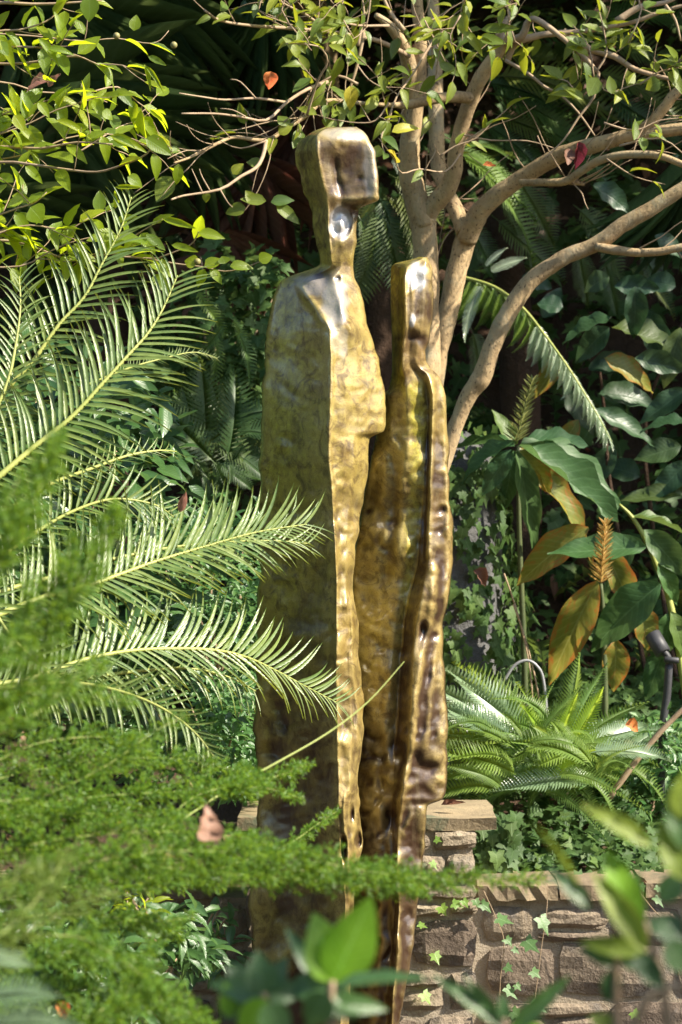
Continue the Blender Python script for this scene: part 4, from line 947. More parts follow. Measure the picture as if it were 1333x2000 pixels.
# ------------------------------------------------------------------ cycad on the left
cy = thing('cycad', 'large cycad at left with long arching fronds of narrow pale green leaflets', 'cycad', (-0.95, 6.0, 0.0))
V_, F4, T3, Q = tube_geo([Vector((-0.95, 6.0, -.02)), Vector((-.95, 6.0, .5)), Vector((-.93, 6.02, 1.0)), Vector((-.92, 6.0, 1.25))], [.13, .14, .13, .07], ns=12, wob=.25, seed=3)
wpart('trunk', V_, [F4, T3], M['soil'], cy)
cyM = [make_mesh('leaflet', V, [Fq], M['cycad'], uv) for V, Fq, uv in T_ST]
cands = []
def cycad_frond(pts, Y, Ll, Lr_, ang=(62, 28), Nv=(0.15, -.85, .5), step=16, w=9, base_skip=.0, droopR=0.0, droopL=0.0, rw=12, vee=.22):
    q = pl(pts, Y); Yb = Y[0] if isinstance(Y, tuple) else Y; s = Yb / F
    V_, F4, T3, Q = tube_geo(q, [rw * .5 * s * (1 - .82 * i / (len(q) - 1)) for i in range(len(q))], ns=7, sub=8)
    fr = wpart('frond', V_, [F4, T3], M['rachis'], cy)
    tot = sum((Q[i + 1] - Q[i]).length for i in range(len(Q) - 1)); n = int(tot / (step * s))
    for i in range(n):
        t = base_skip + (1 - base_skip) * (i + .5) / n
        p, d = along(Q, t); nv = Vector(Nv).normalized()
        sd = d.cross(nv).normalized(); nn = sd.cross(d).normalized()
        env = min(1, .45 + t * 2.2) * (1 - max(0, t - .62) ** 1.3 * 1.75)
        for side, Lm, dro in ((1, Lr_, droopR), (-1, Ll, droopL)):
            a = math.radians(ang[0] + (ang[1] - ang[0]) * t + U(-8, 8))
            dv = d * math.cos(a) + sd * side * math.sin(a) + nn * (vee + U(-.05, .06)) + Vector((0, 0, -dro))
            Ln = Lm * s * env * (U(.86, 1.07) if random.random() > .06 else U(.4, .8))
            if random.random() < .03: continue
            up = nn - sd * side * (.35) + rvec() * .08
            cands.append((fr, p, dv, up, Ln, w * s * (0.75 + .25 * env), side))
F_ = cycad_frond
F_([(-60, 900), (0, 780), (65, 705), (115, 635), (165, 580), (200, 515), (235, 450), (257, 385)], (6.3, 6.5), 125, 130, droopR=.1)
F_([(-90, 1010), (0, 930), (65, 875), (140, 815), (200, 750), (250, 695), (290, 650), (320, 600), (347, 538)], (6.1, 6.4), 165, 165, droopR=.15, rw=15, w=10)
F_([(-90, 1240), (0, 1200), (90, 1165), (170, 1145), (240, 1120), (310, 1095), (400, 1068), (500, 1040), (600, 1024)], (6.05, 6.6), 175, 150, droopR=.05, rw=15, w=9)
F_([(-60, 1180), (20, 1150), (110, 1125), (210, 1095), (300, 1075), (400, 1062), (520, 1056), (606, 1062)], (6.25, 6.75), 130, 130, w=7.5)
F_([(-60, 1345), (60, 1325), (160, 1290), (250, 1272), (340, 1267), (420, 1270), (480, 1283), (540, 1310), (600, 1342), (662, 1374)], (6.0, 6.72), 165, 130, ang=(55, 30), w=8.5)
F_([(-40, 1350), (60, 1340), (150, 1335), (240, 1352), (320, 1385), (380, 1430), (420, 1480)], (5.6, 5.5), 90, 110, droopR=.4, ang=(45, 22), w=7)
F_([(-60, 1330), (60, 1332), (160, 1325), (260, 1312), (360, 1305), (440, 1320), (500, 1350)], (6.2, 6.5), 60, 110, ang=(70, 35), droopR=.5, w=7)
F_([(-120, 980), (-40, 860), (10, 760), (30, 680), (40, 600), (38, 540)], (6.2, 6.4), 100, 110)
F_([(-80, 1160), (0, 1090), (70, 1040), (140, 1000), (220, 975), (300, 985), (340, 1010)], (6.2, 6.5), 110, 90)
F_([(-80, 1080), (0, 1010), (90, 950), (180, 915), (250, 890), (310, 880), (345, 882)], (6.35, 6.7), 60, 60, w=6)
F_([(150, 760), (250, 720), (320, 700), (380, 688), (425, 700)], (6.5, 6.7), 26, 26, w=5, step=7, rw=5)
F_([(-60, 1120), (-20, 1180), (20, 1240), (70, 1290), (130, 1330)], (5.9, 5.8), 120, 120)
cands.sort(key=lambda c: -(c[4] / c[1].y * (1 if -20 < proj(c[1])[0] < 1350 else .1)))
rest = []
per = {}
for k, (fr, p, dv, up, Ln, w_, sd) in enumerate(cands):
    Mx = frame(p, dv, up, Ln, w_ * 1.0 * sd, Ln)
    # bend in the template is a fraction of length; keep it by scaling y with length/width
    per.setdefault(fr.name, [fr, []])[1].append((Mx, Ln, w_, sd))
# widths are baked so that the sideways curve survives
def strap_var(V, ratio):
    V = V.copy(); u = V[:, 0]
    bend = V[1::3, 1].repeat(3) if False else None
    return V
CYT = []
for si, (c, b2) in enumerate([(.08, .18), (.2, .14), (.0, .22), (.28, .2), (.12, .10)]):
    V, Fq, uv = leaf_tpl('strap', 8, .35, c, 0, 0, si)
    V[:, 1] *= 0.062; V[:, 2] = -c * V[:, 0] ** 2 + .02 * np.abs(uv[:, 1]); V[:, 1] += -b2 * V[:, 0] ** 2.2
    CYT.append((V, Fq, uv))
cyM = [make_mesh('leaflet', V, [Fq], M['cycad'], uv) for V, Fq, uv in CYT]
allc = []
for nme, (fr, l) in per.items():
    for Mx, Ln, w_, sd in l: allc.append((fr, Mx, Ln, w_, sd))
rest = {}
allc.sort(key=lambda c: -c[2])
n_obj = 0
for fr, Mx, Ln, w_, sd in allc:
    ky = w_ / (0.062 * Ln)
    cols = [Mx.col[0].copy(), Mx.col[1] / max(1e-9, Mx.col[1].length) * Ln, Mx.col[2].copy(), Mx.col[3].copy()]
    M2 = Matrix([[cols[j][i] for j in range(4)] for i in range(4)])
    inn = -80 < proj(Mx.translation)[0] < 1340
    if n_obj < 300 and inn:
        inst('leaflet', random.choice(cyM), M2, fr); n_obj += 1
    else: rest.setdefault(fr.name, [fr, []])[1].append(M2)
for nme, (fr, l) in rest.items():
    V, Fq, uv = scatter(CYT, l); wpart('small_leaflets', V, [Fq], M['cycad'], fr, uv=uv, kind='stuff')

# ------------------------------------------------------------------ asparagus fern plumes in the foreground
asp = thing('asparagus_fern', 'feathery bright green asparagus fern with long soft plumes reaching in from lower left', 'asparagus fern', (-0.75, 4.1, 0.0))
NEED = (np.array([(0, 0, 0), (.5, .5, .05), (1, 0, -.1), (.5, -.5, .05)], float), np.array([(0, 1, 2, 3)]), np.array([(0, 0, 0), (.5, 1, 0), (1, 0, 0), (.5, -1, 0)], float))
def plume(pts, Y, rad, dens=1.0, mat='plume', nl=.0102, root=None):
    q = pl(pts, Y); Yb = (Y[0] + Y[1]) / 2 if isinstance(Y, tuple) else Y; s = Yb / F
    V_, F4, T3, Q = tube_geo(q, [.0013 * (1 - .6 * i / (len(q) - 1)) for i in range(len(q))], ns=5, sub=5)
    st = wpart('plume', V_, [F4, T3], M['plume_stem'], asp)
    tot = sum((Q[i + 1] - Q[i]).length for i in range(len(Q) - 1))
    nb = int(tot / .0019 * dens)
    seg = np.array([tuple(v) for v in Q]); cum = np.concatenate([[0], np.cumsum(np.linalg.norm(np.diff(seg, axis=0), axis=1))])
    t = np.sort(rng.random(nb)) * tot
    base = np.stack([np.interp(t, cum, seg[:, k]) for k in range(3)], 1)
    d = np.stack([np.interp(np.minimum(t + .02, tot), cum, seg[:, k]) - np.interp(np.maximum(t - .02, 0), cum, seg[:, k]) for k in range(3)], 1)
    d /= np.linalg.norm(d, axis=1)[:, None] + 1e-9
    R = np.interp(t / tot, [0, .15, .6, .9, 1], [.7, 1, 1, .6, .25]) * rad * s
    r1 = rng.normal(size=(nb, 3)); r1 -= (r1 * d).sum(1)[:, None] * d; r1 /= np.linalg.norm(r1, axis=1)[:, None]
    bd = r1 + d * .95; bd /= np.linalg.norm(bd, axis=1)[:, None]
    bl = R * rng.uniform(.5, 1.15, nb) * (1 + .22 * np.sin(t * 55))
    Ms = []; A = []
    kn = np.maximum(5, (bl / .0016).astype(int))
    idx = np.repeat(np.arange(nb), kn)
    u = rng.random(len(idx)) ** .8
    pos = base[idx] + bd[idx] * (u * bl[idx])[:, None]
    rr_ = rng.normal(size=(len(idx), 3)); nd = bd[idx] * .8 + rr_ * .55; nd /= np.linalg.norm(nd, axis=1)[:, None]
    up = rng.normal(size=(len(idx), 3)) + np.array([.2, -.6, .8]); up -= (up * nd).sum(1)[:, None] * nd; up /= np.linalg.norm(up, axis=1)[:, None]
    y = np.cross(up, nd); ln = nl * rng.uniform(.7, 1.25, len(idx)); w = ln * .2
    V = pos[:, None] + NEED[0][None, :, 0:1] * (nd * ln[:, None])[:, None] + NEED[0][None, :, 1:2] * (y * w[:, None])[:, None] + NEED[0][None, :, 2:3] * (up * ln[:, None])[:, None]
    Fq = np.arange(len(idx) * 4).reshape(-1, 4)
    wpart('needles', V.reshape(-1, 3), [Fq], M[mat], st, uv=np.tile(NEED[2], (len(idx), 1)), kind='stuff')
pp = plume
pp([(-120, 1620), (40, 1575), (200, 1555), (350, 1545), (480, 1530), (560, 1510), (606, 1490)], (4.3, 4.8), 44, 1.0)
pp([(-120, 1560), (40, 1510), (180, 1490), (320, 1480), (440, 1500), (520, 1520)], (4.4, 4.8), 48, 1.0)
pp([(-120, 1700), (60, 1650), (200, 1630), (350, 1625), (480, 1640), (600, 1665)], (4.0, 4.2), 50, 1.1)
pp([(-120, 1760), (100, 1700), (300, 1665), (450, 1665), (600, 1680), (740, 1705), (880, 1718), (1060, 1716)], (3.8, 4.1), 52, 1.0)
pp([(100, 1680), (280, 1690), (420, 1705), (560, 1715), (700, 1730), (820, 1745)], (3.9, 4.2), 46, 1.0)
pp([(200, 1760), (350, 1720), (450, 1690), (560, 1650), (620, 1610), (662, 1582)], (4.7, 5.2), 26, .8)
pp([(-80, 1460), (0, 1390), (70, 1290), (120, 1200), (170, 1110), (205, 1040), (232, 985)], (3.3, 3.5), 58, 1.5)
pp([(-100, 1250), (-20, 1130), (40, 1030), (80, 950), (100, 890), (112, 845)], (3.1, 3.3), 60, 1.4)
pp([(-100, 1100), (-40, 1060), (10, 990), (40, 930)], (3.1, 3.2), 40, .8)
pp([(-60, 1870), (20, 1810), (70, 1760), (105, 1710), (132, 1668)], (2.9, 3.1), 44, .7, 'plume_old')
pp([(-60, 1790), (0, 1740), (60, 1700), (110, 1690)], (3.0, 3.1), 40, .6, 'plume_old')
pp([(60, 1830), (150, 1830), (230, 1870), (290, 1920), (330, 1980), (345, 2060)], (3.5, 3.6), 60, .9)
pp([(-100, 1400), (0, 1370), (80, 1350), (180, 1360), (260, 1372)], (3.7, 4.0), 46, .8)
pp([(-100, 1540), (50, 1460), (160, 1440), (240, 1445), (300, 1470)], (4.2, 4.5), 44, .9)
pp([(-100, 1850), (60, 1790), (200, 1790), (300, 1800), (380, 1790)], (4.0, 4.3), 30, .7)
pp([(300, 1640), (360, 1570), (430, 1540), (520, 1540), (590, 1560)], (4.4, 4.7), 34, .8)
pp([(-120, 1330), (-40, 1300), (20, 1260), (50, 1200), (60, 1130)], (3.4, 3.6), 44, .8)
pp([(560, 1700), (700, 1705), (800, 1722), (900, 1735)], (4.0, 4.2), 40, .9)
pp([(-60, 1950), (60, 1880), (160, 1860), (240, 1900), (330, 1990)], (3.7, 3.9), 60, .9)
pp([(60, 2100), (150, 2000), (240, 1960), (330, 1960), (420, 2010)], (3.6, 3.8), 60, 1.0)
pp([(150, 2100), (220, 1990), (270, 1900), (300, 1830)], (3.7, 3.9), 52, .9)
pp([(-60, 1330), (40, 1240), (110, 1130), (150, 1050)], (3.3, 3.5), 50, 1.1)
pp([(-60, 1420), (60, 1400), (140, 1330), (200, 1290)], (3.5, 3.7), 46, .9)
pp([(-80, 1900), (10, 1850), (90, 1800), (170, 1760), (230, 1740)], (3.2, 3.3), 44, .7, 'plume_old')
pp([(-80, 1560), (60, 1560), (200, 1500), (300, 1430), (360, 1400)], (4.1, 4.3), 40, .7)
pp([(-100, 1660), (0, 1600), (120, 1590), (240, 1590), (340, 1600)], (4.2, 4.5), 46, 1.2)
pp([(-100, 1790), (60, 1745), (200, 1725), (330, 1715), (440, 1728)], (4.1, 4.4), 40, 1.2)
pp([(-100, 2010), (60, 1950), (180, 1930), (260, 1960)], (3.9, 4.1), 46, 1.2)
pp([(100, 1850), (200, 1810), (290, 1800), (360, 1830)], (4.3, 4.5), 36, 1.2)
# long bare shoot crossing the statue
V_, F4, T3, Q = tube_geo(pl([(300, 1640), (440, 1545), (540, 1490), (640, 1432), (720, 1370), (790, 1292)], (4.6, 5.3)), [.0022, .0022, .002, .0018, .0014, .0008], ns=6, sub=5)
wpart('shoot', V_, [F4, T3], M['plume_stem'], asp)

# ------------------------------------------------------------------ foreground laurel-like shrubs (out of focus)
def big_leaves(parent, lst, tpls, cap=400, name='leaf'):
    for (b, t, w, Y, key, *o) in lst:
        up = Vector(o[0]) if o else Vector((.1, -.9, .35)); dy = o[1] if len(o) > 1 else 0
        a = P(b[0], b[1], Y); c = P(t[0], t[1], Y + dy); d = c - a
        me = random.choice(tpls[key]); lab = None
        inst(name, me, frame(a, d, up + rvec() * .12, d.length, w * Y / F, d.length), parent)
def meshes(tpls, key, name='leaf'): return [make_mesh(name, V, [Fq], M[key], uv) for V, Fq, uv in tpls]
T_BIG = [leaf_tpl('ovate', 12, 0.18, c, .02, b2, s) for s, (c, b2) in enumerate([(.12, .04), (.25, -.05), (.05, .0)])]
T_BLA = [leaf_tpl('lance', 12, 0.2, c, .03, b2, s) for s, (c, b2) in enumerate([(.12, .08), (.25, -.08), (.05, .0)])]
BM = {k: meshes(T_BIG, k) for k in ('laurel', 'laurel_lime', 'laurel_olive')}
BL = {k: meshes(T_BLA, k) for k in ('laurel', 'laurel_lime', 'laurel_olive')}
la = thing('broad_leaved_shrub', 'blurred shrub at the bottom centre with two bright lime green upright leaves over darker ones', 'shrub', (-0.03, 2.55, 0.0))
for q in ([(600, 2700), (625, 2300), (640, 2050), (650, 1915)], [(540, 2700), (530, 2300), (520, 2080), (515, 1930)], [(700, 2700), (700, 2400), (690, 2150), (640, 1960)]):
    V_, F4, T3, Q = tube_geo(pl(q, 2.5), [.005, .0045, .004, .003], ns=6); wpart('stem', V_, [F4, T3], M['twig'], la)
big_leaves(la, [((652, 1918), (727, 1752), 110, 2.5, 'laurel_lime'), ((648, 1918), (618, 1786), 96, 2.5, 'laurel_lime'), ((640, 1925), (560, 1815), 46, 2.6, 'laurel'), ((655, 1930), (850, 1905), 50, 2.45, 'laurel', (0, -.3, .9)), ((520, 1935), (560, 1870), 50, 2.5, 'laurel'), ((515, 1940), (440, 1885), 62, 2.55, 'laurel'),
                ((515, 1940), (500, 1860), 66, 2.45, 'laurel'), ((520, 1945), (410, 1915), 60, 2.5, 'laurel'), ((520, 1950), (470, 2040), 70, 2.45, 'laurel_lime'), ((640, 1930), (560, 1925), 70, 2.5, 'laurel'), ((645, 1940), (700, 1990), 66, 2.5, 'laurel'), ((640, 1940), (600, 2010), 70, 2.4, 'laurel'), ((520, 1940), (595, 1930), 56, 2.5, 'laurel'),
                ((515, 1950), (430, 1990), 56, 2.5, 'laurel'), ((650, 1925), (700, 1880), 50, 2.7, 'laurel'), ((655, 1960), (760, 1965), 44, 2.5, 'laurel'), ((520, 1960), (560, 2040), 70, 2.4, 'laurel'), ((450, 1985), (440, 1920), 40, 2.5, 'laurel_lime')], BM)
ra = thing('long_leaved_shrub', 'blurred shrub at the lower right corner with long olive and blue-green leaves', 'shrub', (0.33, 2.4, 0.0))
for q in ([(1200, 2800), (1205, 2300), (1205, 2020), (1205, 1870)], [(1340, 2800), (1330, 2300), (1300, 1960), (1260, 1800)], [(1160, 2800), (1180, 2500), (1240, 2000), (1335, 1925)], [(1340, 2700), (1350, 2100), (1345, 1800), (1340, 1660)], [(1000, 2800), (990, 2400), (985, 2120), (985, 1990)]):
    V_, F4, T3, Q = tube_geo(pl(q, 2.4), [.006, .0055, .0048, .003], ns=6); wpart('stem', V_, [F4, T3], M['twig'], ra)
big_leaves(ra, [((1275, 1655), (1140, 1562), 42, 2.4, 'laurel_olive'), ((1240, 1830), (1195, 1655), 72, 2.4, 'laurel_lime'), ((1262, 1860), (1165, 1700), 52, 2.35, 'laurel_olive'), ((1155, 1775), (1075, 1690), 34, 2.4, 'laurel'), ((1130, 1730), (1040, 1600), 14, 2.3, 'laurel_olive'), ((1340, 1720), (1295, 1600), 66, 2.3, 'laurel_olive'),
                ((1340, 1660), (1310, 1530), 56, 2.3, 'laurel'), ((1345, 1830), (1262, 1792), 60, 2.4, 'laurel'), ((1260, 1860), (1130, 1838), 40, 2.4, 'laurel_olive'), ((1210, 1885), (1130, 1850), 34, 2.4, 'laurel'), ((1210, 1880), (1290, 1870), 44, 2.4, 'laurel'), ((1205, 1890), (1180, 1960), 40, 2.4, 'laurel'), ((1290, 1760), (1340, 1700), 50, 2.5, 'laurel'),
                ((1300, 1840), (1345, 1900), 60, 2.3, 'laurel'), ((1240, 1870), (1300, 1930), 50, 2.3, 'laurel'), ((1205, 2010), (1150, 1985), 40, 2.4, 'laurel_olive'), ((1225, 1790), (1250, 1700), 40, 2.5, 'laurel'), ((1330, 1600), (1345, 1500), 60, 2.3, 'laurel_olive')], BL)
big_leaves(ra, [((985, 2000), (985, 1940), 30, 2.5, 'laurel'), ((985, 2010), (850, 1895), 36, 2.5, 'laurel'), ((990, 2020), (1115, 1905), 38, 2.5, 'laurel'), ((985, 2010), (905, 1900), 22, 2.6, 'laurel'), ((990, 2030), (1060, 2000), 40, 2.5, 'laurel_lime'), ((985, 2030), (900, 2040), 40, 2.5, 'laurel')], BL)
# ------------------------------------------------------------------ ferns: one frond is one connected mesh
def fern_tpl(n=26, Lp=.26, bendy=0.0,  arch=.35, droop=.3, teeth=2, bare=.12, seed=0, pw=.75, taper=1.1, lift=.06, tiltp=.9):
    r = random.Random(seed); V, Fq, T, uv = [], [], [], []
    for i in range(n + 1):
        t = i / n; w = .006 * (1 - .7 * t)
        z = arch * (t - t * t * 1.0) - droop * t * t
        V += [(t, w, z), (t, -w, z)]; uv += [(t, .0, 0), (t, 0.0, 0)]
    for i in range(n):
        a = 2 * i; Fq.append((a, a + 1, a + 3, a + 2))
        t = (i + .5) / n
        if t < bare: continue
        env = math.sin(math.pi * min(1, (t - bare) / (1 - bare) * .80 + .2)) ** taper * (1 if t < .95 else .5)
        Ln = Lp * max(.03, env) * r.uniform(.92, 1.06); sp = 1.0 / n * pw
        for s in (0, 1):
            sg_ = 1 if s == 0 else -1
            b0 = a + s; b1 = a + 2 + s
            z0 = (V[b0][2] + V[b1][2]) / 2; x0 = t
            fw = .35 + .5 * t; pd = (fw / math.hypot(1, fw), sg_ / math.hypot(1, fw)); pn = (pd[1] * sg_, -pd[0] * sg_)
            pn = (pn[0], pn[1]) if pn[0] > 0 else (-pn[0], -pn[1])
            prev = (b0, b1); m = teeth
            dr = r.uniform(.05, .25)
            for k in range(1, m + 1):
                u = k / (m + 1); w = sp * .5 * (1 - .55 * u) * (1.0 if k % 2 else .8)
                cx = x0 + pd[0] * Ln * u; cy = pd[1] * Ln * u; cz = z0 + lift * u - dr * Ln * u * u
                V += [(cx - pn[0] * w, cy - pn[1] * w, cz), (cx + pn[0] * w, cy + pn[1] * w, cz)]; uv += [(u, .3, 0), (u, .3, 0)]
                q0 = len(V) - 2
                Fq.append((prev[0], prev[1], q0 + 1, q0)); prev = (q0, q0 + 1)
            V.append((x0 + pd[0] * Ln + .01, pd[1] * Ln, z0 + lift - dr * Ln)); uv.append((1, .3, 0))
            T.append((prev[0], prev[1], len(V) - 1))
    V = np.array(V); V[:, 1] += bendy * V[:, 0] ** 2
    return V, np.array(Fq), np.array(T), np.array(uv, float)
def fern_meshes(key, **k):
    out = []
    for s in range(3):
        V, Fq, T, uv = fern_tpl(seed=s, bendy=(.18, -.2, .05)[s] * k.get('bend', 1), arch=k.get('arch', .3) * (.8 + .2 * s), droop=k.get('droop', .3) * (.7 + .3 * s), n=k.get('n', 26), Lp=k.get('Lp', .22), teeth=k.get('teeth', 2), bare=k.get('bare', .1), pw=k.get('pw', .8))
        out.append(make_mesh('frond', V, [Fq, T], M[key], uv))
    return out
def fronds_px(parent, lst, ms, Y, wid=1.0, up=(0.1, -.75, .6)):
    for (b, t, *o) in lst:
        yy = (Y + (o[0] if o else 0)); dy = o[1] if len(o) > 1 else 0; ww = o[2] if len(o) > 2 else wid
        a = P(b[0], b[1], yy); c = P(t[0], t[1], yy + dy); d = c - a
        inst('frond', random.choice(ms), frame(a, d, Vector(up) + rvec() * .25, d.length, d.length * ww, d.length), parent)

sf = thing('sword_fern', 'bushy clump of bright toothed sword fern fronds growing right of the bronze figures', 'fern', P(1080, 1500, 8.3))
g_ = fern_meshes('fern', n=34, Lp=.17, arch=.55, droop=.5, pw=.85, bare=.06, bend=1.6); lm = fern_meshes('fern_lime', n=28, Lp=.18, arch=.2, droop=.1, pw=.95, bare=.04); gr = fern_meshes('fern_grey', n=36, Lp=.18, arch=.2, droop=.25, pw=.95, bare=.05)
fronds_px(sf, [((1085, 1500), (1140, 1285)), ((1080, 1500), (1010, 1340)), ((1075, 1505), (950, 1300), .1), ((1070, 1505), (900, 1330), .1), ((1065, 1510), (870, 1360)), ((1065, 1510), (868, 1400)), ((1060, 1515), (872, 1450)), ((1070, 1520), (880, 1500)),
               ((1100, 1500), (1200, 1330)), ((1110, 1500), (1302, 1375), 0, 0), ((1110, 1505), (1280, 1420)), ((1110, 1510), (1260, 1470)), ((1105, 1515), (1240, 1510)), ((1095, 1510), (1180, 1440)), ((1090, 1520), (1200, 1560)), ((1090, 1520), (1130, 1570)),
               ((1075, 1520), (1010, 1570)), ((1070, 1515), (930, 1540)), ((1065, 1510), (905, 1290), .2), ((1090, 1500), (1170, 1290), .15), ((1080, 1500), (1060, 1350)), ((1085, 1510), (1000, 1420), -.15), ((1080, 1510), (960, 1440), -.15), ((1090, 1510), (1220, 1400), -.1), ((1085, 1515), (1150, 1480), -.2), ((1080, 1515), (1000, 1480), -.2), ((1080, 1510), (1110, 1400), -.1)], g_, 8.3)
for i in range(80):
    a_ = math.radians(U(-25, 205)); r_ = U(80, 190); bx = 1075 + U(-110, 110); by = 1490 + U(-60, 60)
    fronds_px(sf, [((bx, by), (bx + r_ * math.cos(a_) * 1.05, by - r_ * math.sin(a_) * .72 + 10), U(-.35, .2), U(-.15, .1), U(.85, 1.2))], g_ if random.random() < .88 else gr, 8.3, up=(U(-.7, .7), -.6, .7))
fronds_px(sf, [((1090, 1470), (1105, 1350), -.15), ((1085, 1490), (1030, 1370), -.1), ((1100, 1480), (1185, 1345), -.05), ((1080, 1520), (1150, 1450), -.3)], lm, 8.3)
fronds_px(sf, [((1050, 1480), (900, 1270), .12), ((1040, 1490), (878, 1300), .1), ((1040, 1500), (860, 1330), .05), ((1060, 1490), (930, 1300), .0), ((1050, 1500), (880, 1370), -.1)], gr, 8.3)

tf = thing('tree_fern', 'arching tree fern with pale sun-tinted frond tips hanging behind the tan branches', 'tree fern', (0.75, 10.6, 0.9))
V_, F4, T3, Q = tube_geo([Vector((.78, 10.6, .6)), Vector((.76, 10.6, 1.5)), Vector((.72, 10.55, 2.4)), Vector((.66, 10.5, 2.95))], [.09, .08, .08, .06], ns=10, wob=.3); wpart('trunk', V_, [F4, T3], M['soil'], tf)
fd = fern_meshes('fern_dark', n=30, Lp=.26, arch=.25, droop=.25, teeth=3); fg = fern_meshes('fern_sun_tint', n=40, Lp=.17, arch=.1, droop=.15, teeth=3, bare=.0); f2 = fern_meshes('fern', n=32, Lp=.2, arch=.2, droop=.3, teeth=2, bare=.02)
# the lit arching frond: main rachis with side fronds hanging from it
main = [(900, 540), (965, 560), (1020, 600), (1065, 655), (1105, 710), (1140, 765), (1170, 815), (1195, 862)]
V_, F4, T3, Q = tube_geo(pl(main, (9.4, 9.0)), [.007, .007, .006, .005, .004, .003, .002, .001], ns=6); wpart('stalk', V_, [F4, T3], M['rachis'], tf)
fl = []
for i in range(26):
    t = i / 26; p, d = along(pl(main, (9.4, 9.0)), .05 + t * .93); x, y = proj(p); ln = 96 * (1 - t * .6)
    fl.append(((x, y), (x - ln * (.35 - .35 * t), y + ln * .92), p.y - 9.2, 0, .9)); fl.append(((x, y), (x + ln * .45, y + ln * (.45 + .6 * t)), p.y - 9.2, 0, .8))
fw_ = fern_meshes('fern_sun_tint', n=20, Lp=.26, arch=.1, droop=.25, teeth=2, bare=.0, pw=.95)
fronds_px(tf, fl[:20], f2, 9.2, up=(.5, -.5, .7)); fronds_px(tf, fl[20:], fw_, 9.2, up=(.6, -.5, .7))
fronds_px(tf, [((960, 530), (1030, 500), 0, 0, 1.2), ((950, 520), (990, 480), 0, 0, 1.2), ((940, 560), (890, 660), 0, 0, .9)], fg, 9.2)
fronds_px(tf, [((895, 290), (1060, 420)), ((900, 300), (1090, 470)), ((905, 310), (1020, 370), -.1), ((890, 300), (1010, 320), -.1), ((900, 290), (1000, 280), -.1)], f2, 9.6, up=(.2, -.6, .8))
fronds_px(tf, [((940, 160), (1120, 200)), ((940, 180), (1180, 260)), ((960, 220), (1140, 300)), ((900, 100), (1100, 120)), ((950, 150), (1250, 170)), ((1000, 330), (1090, 480)), ((960, 420), (1100, 560)), ((1120, 400), (1250, 520)), ((1040, 240), (1240, 340)), ((980, 60), (1200, 90)), ((1100, 60), (1333, 80)), ((1150, 140), (1370, 220)), ((1160, 40), (1380, 20)),
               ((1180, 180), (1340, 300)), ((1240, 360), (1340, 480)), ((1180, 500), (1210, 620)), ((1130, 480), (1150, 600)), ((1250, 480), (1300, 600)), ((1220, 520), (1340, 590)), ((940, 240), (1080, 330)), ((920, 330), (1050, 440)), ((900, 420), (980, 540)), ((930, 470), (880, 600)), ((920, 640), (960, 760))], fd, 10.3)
tf2 = thing('tree_fern', 'dark shaded tree fern drooping between the tall figure and the pale trunks', 'tree fern', (0.15, 10.2, 0.9))
V_, F4, T3, Q = tube_geo([Vector((.15, 10.2, .6)), Vector((.15, 10.2, 1.6)), Vector((.12, 10.2, 2.9))], [.08, .075, .06], ns=10, wob=.3); wpart('trunk', V_, [F4, T3], M['soil'], tf2)
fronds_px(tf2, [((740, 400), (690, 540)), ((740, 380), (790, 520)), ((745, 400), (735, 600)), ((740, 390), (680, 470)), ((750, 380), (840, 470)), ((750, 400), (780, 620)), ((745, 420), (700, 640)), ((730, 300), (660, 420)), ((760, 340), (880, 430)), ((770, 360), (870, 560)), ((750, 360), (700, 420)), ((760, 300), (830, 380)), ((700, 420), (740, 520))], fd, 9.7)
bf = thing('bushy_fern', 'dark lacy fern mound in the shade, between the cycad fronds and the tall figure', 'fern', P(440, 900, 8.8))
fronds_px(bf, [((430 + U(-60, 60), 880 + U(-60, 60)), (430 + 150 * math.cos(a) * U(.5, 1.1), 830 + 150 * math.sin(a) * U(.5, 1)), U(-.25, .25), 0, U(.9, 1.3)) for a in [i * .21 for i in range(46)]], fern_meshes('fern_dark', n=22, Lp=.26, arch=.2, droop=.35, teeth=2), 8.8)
fronds_px(bf, [((450, 620), (500, 680), 0, 0, .9), ((440, 630), (400, 700), 0, 0, .9), ((460, 640), (520, 740), 0, 0, .8), ((380, 560), (440, 660), .2, 0, .8), ((420, 650), (440, 760), .1, 0, .8)], fern_meshes('fern', n=18, Lp=.24, arch=.2, droop=.4), 9.1)
bl_ = thing('bushy_fern', 'out-of-focus pale fern fronds at the very bottom left corner', 'fern', P(-60, 2300, 3.2))
fronds_px(bl_, [((-60, 1960), (110, 1900), 0, 0, 1.1), ((-60, 2010), (160, 1960), 0, 0, .9), ((-80, 1860), (70, 1880), 0, 0, .8), ((-50, 2060), (180, 2020), 0, 0, .9), ((-20, 2060), (60, 1960), .1, 0, .9)], fern_meshes('fern_grey', n=22, Lp=.26, arch=.2, droop=.2), 3.2)

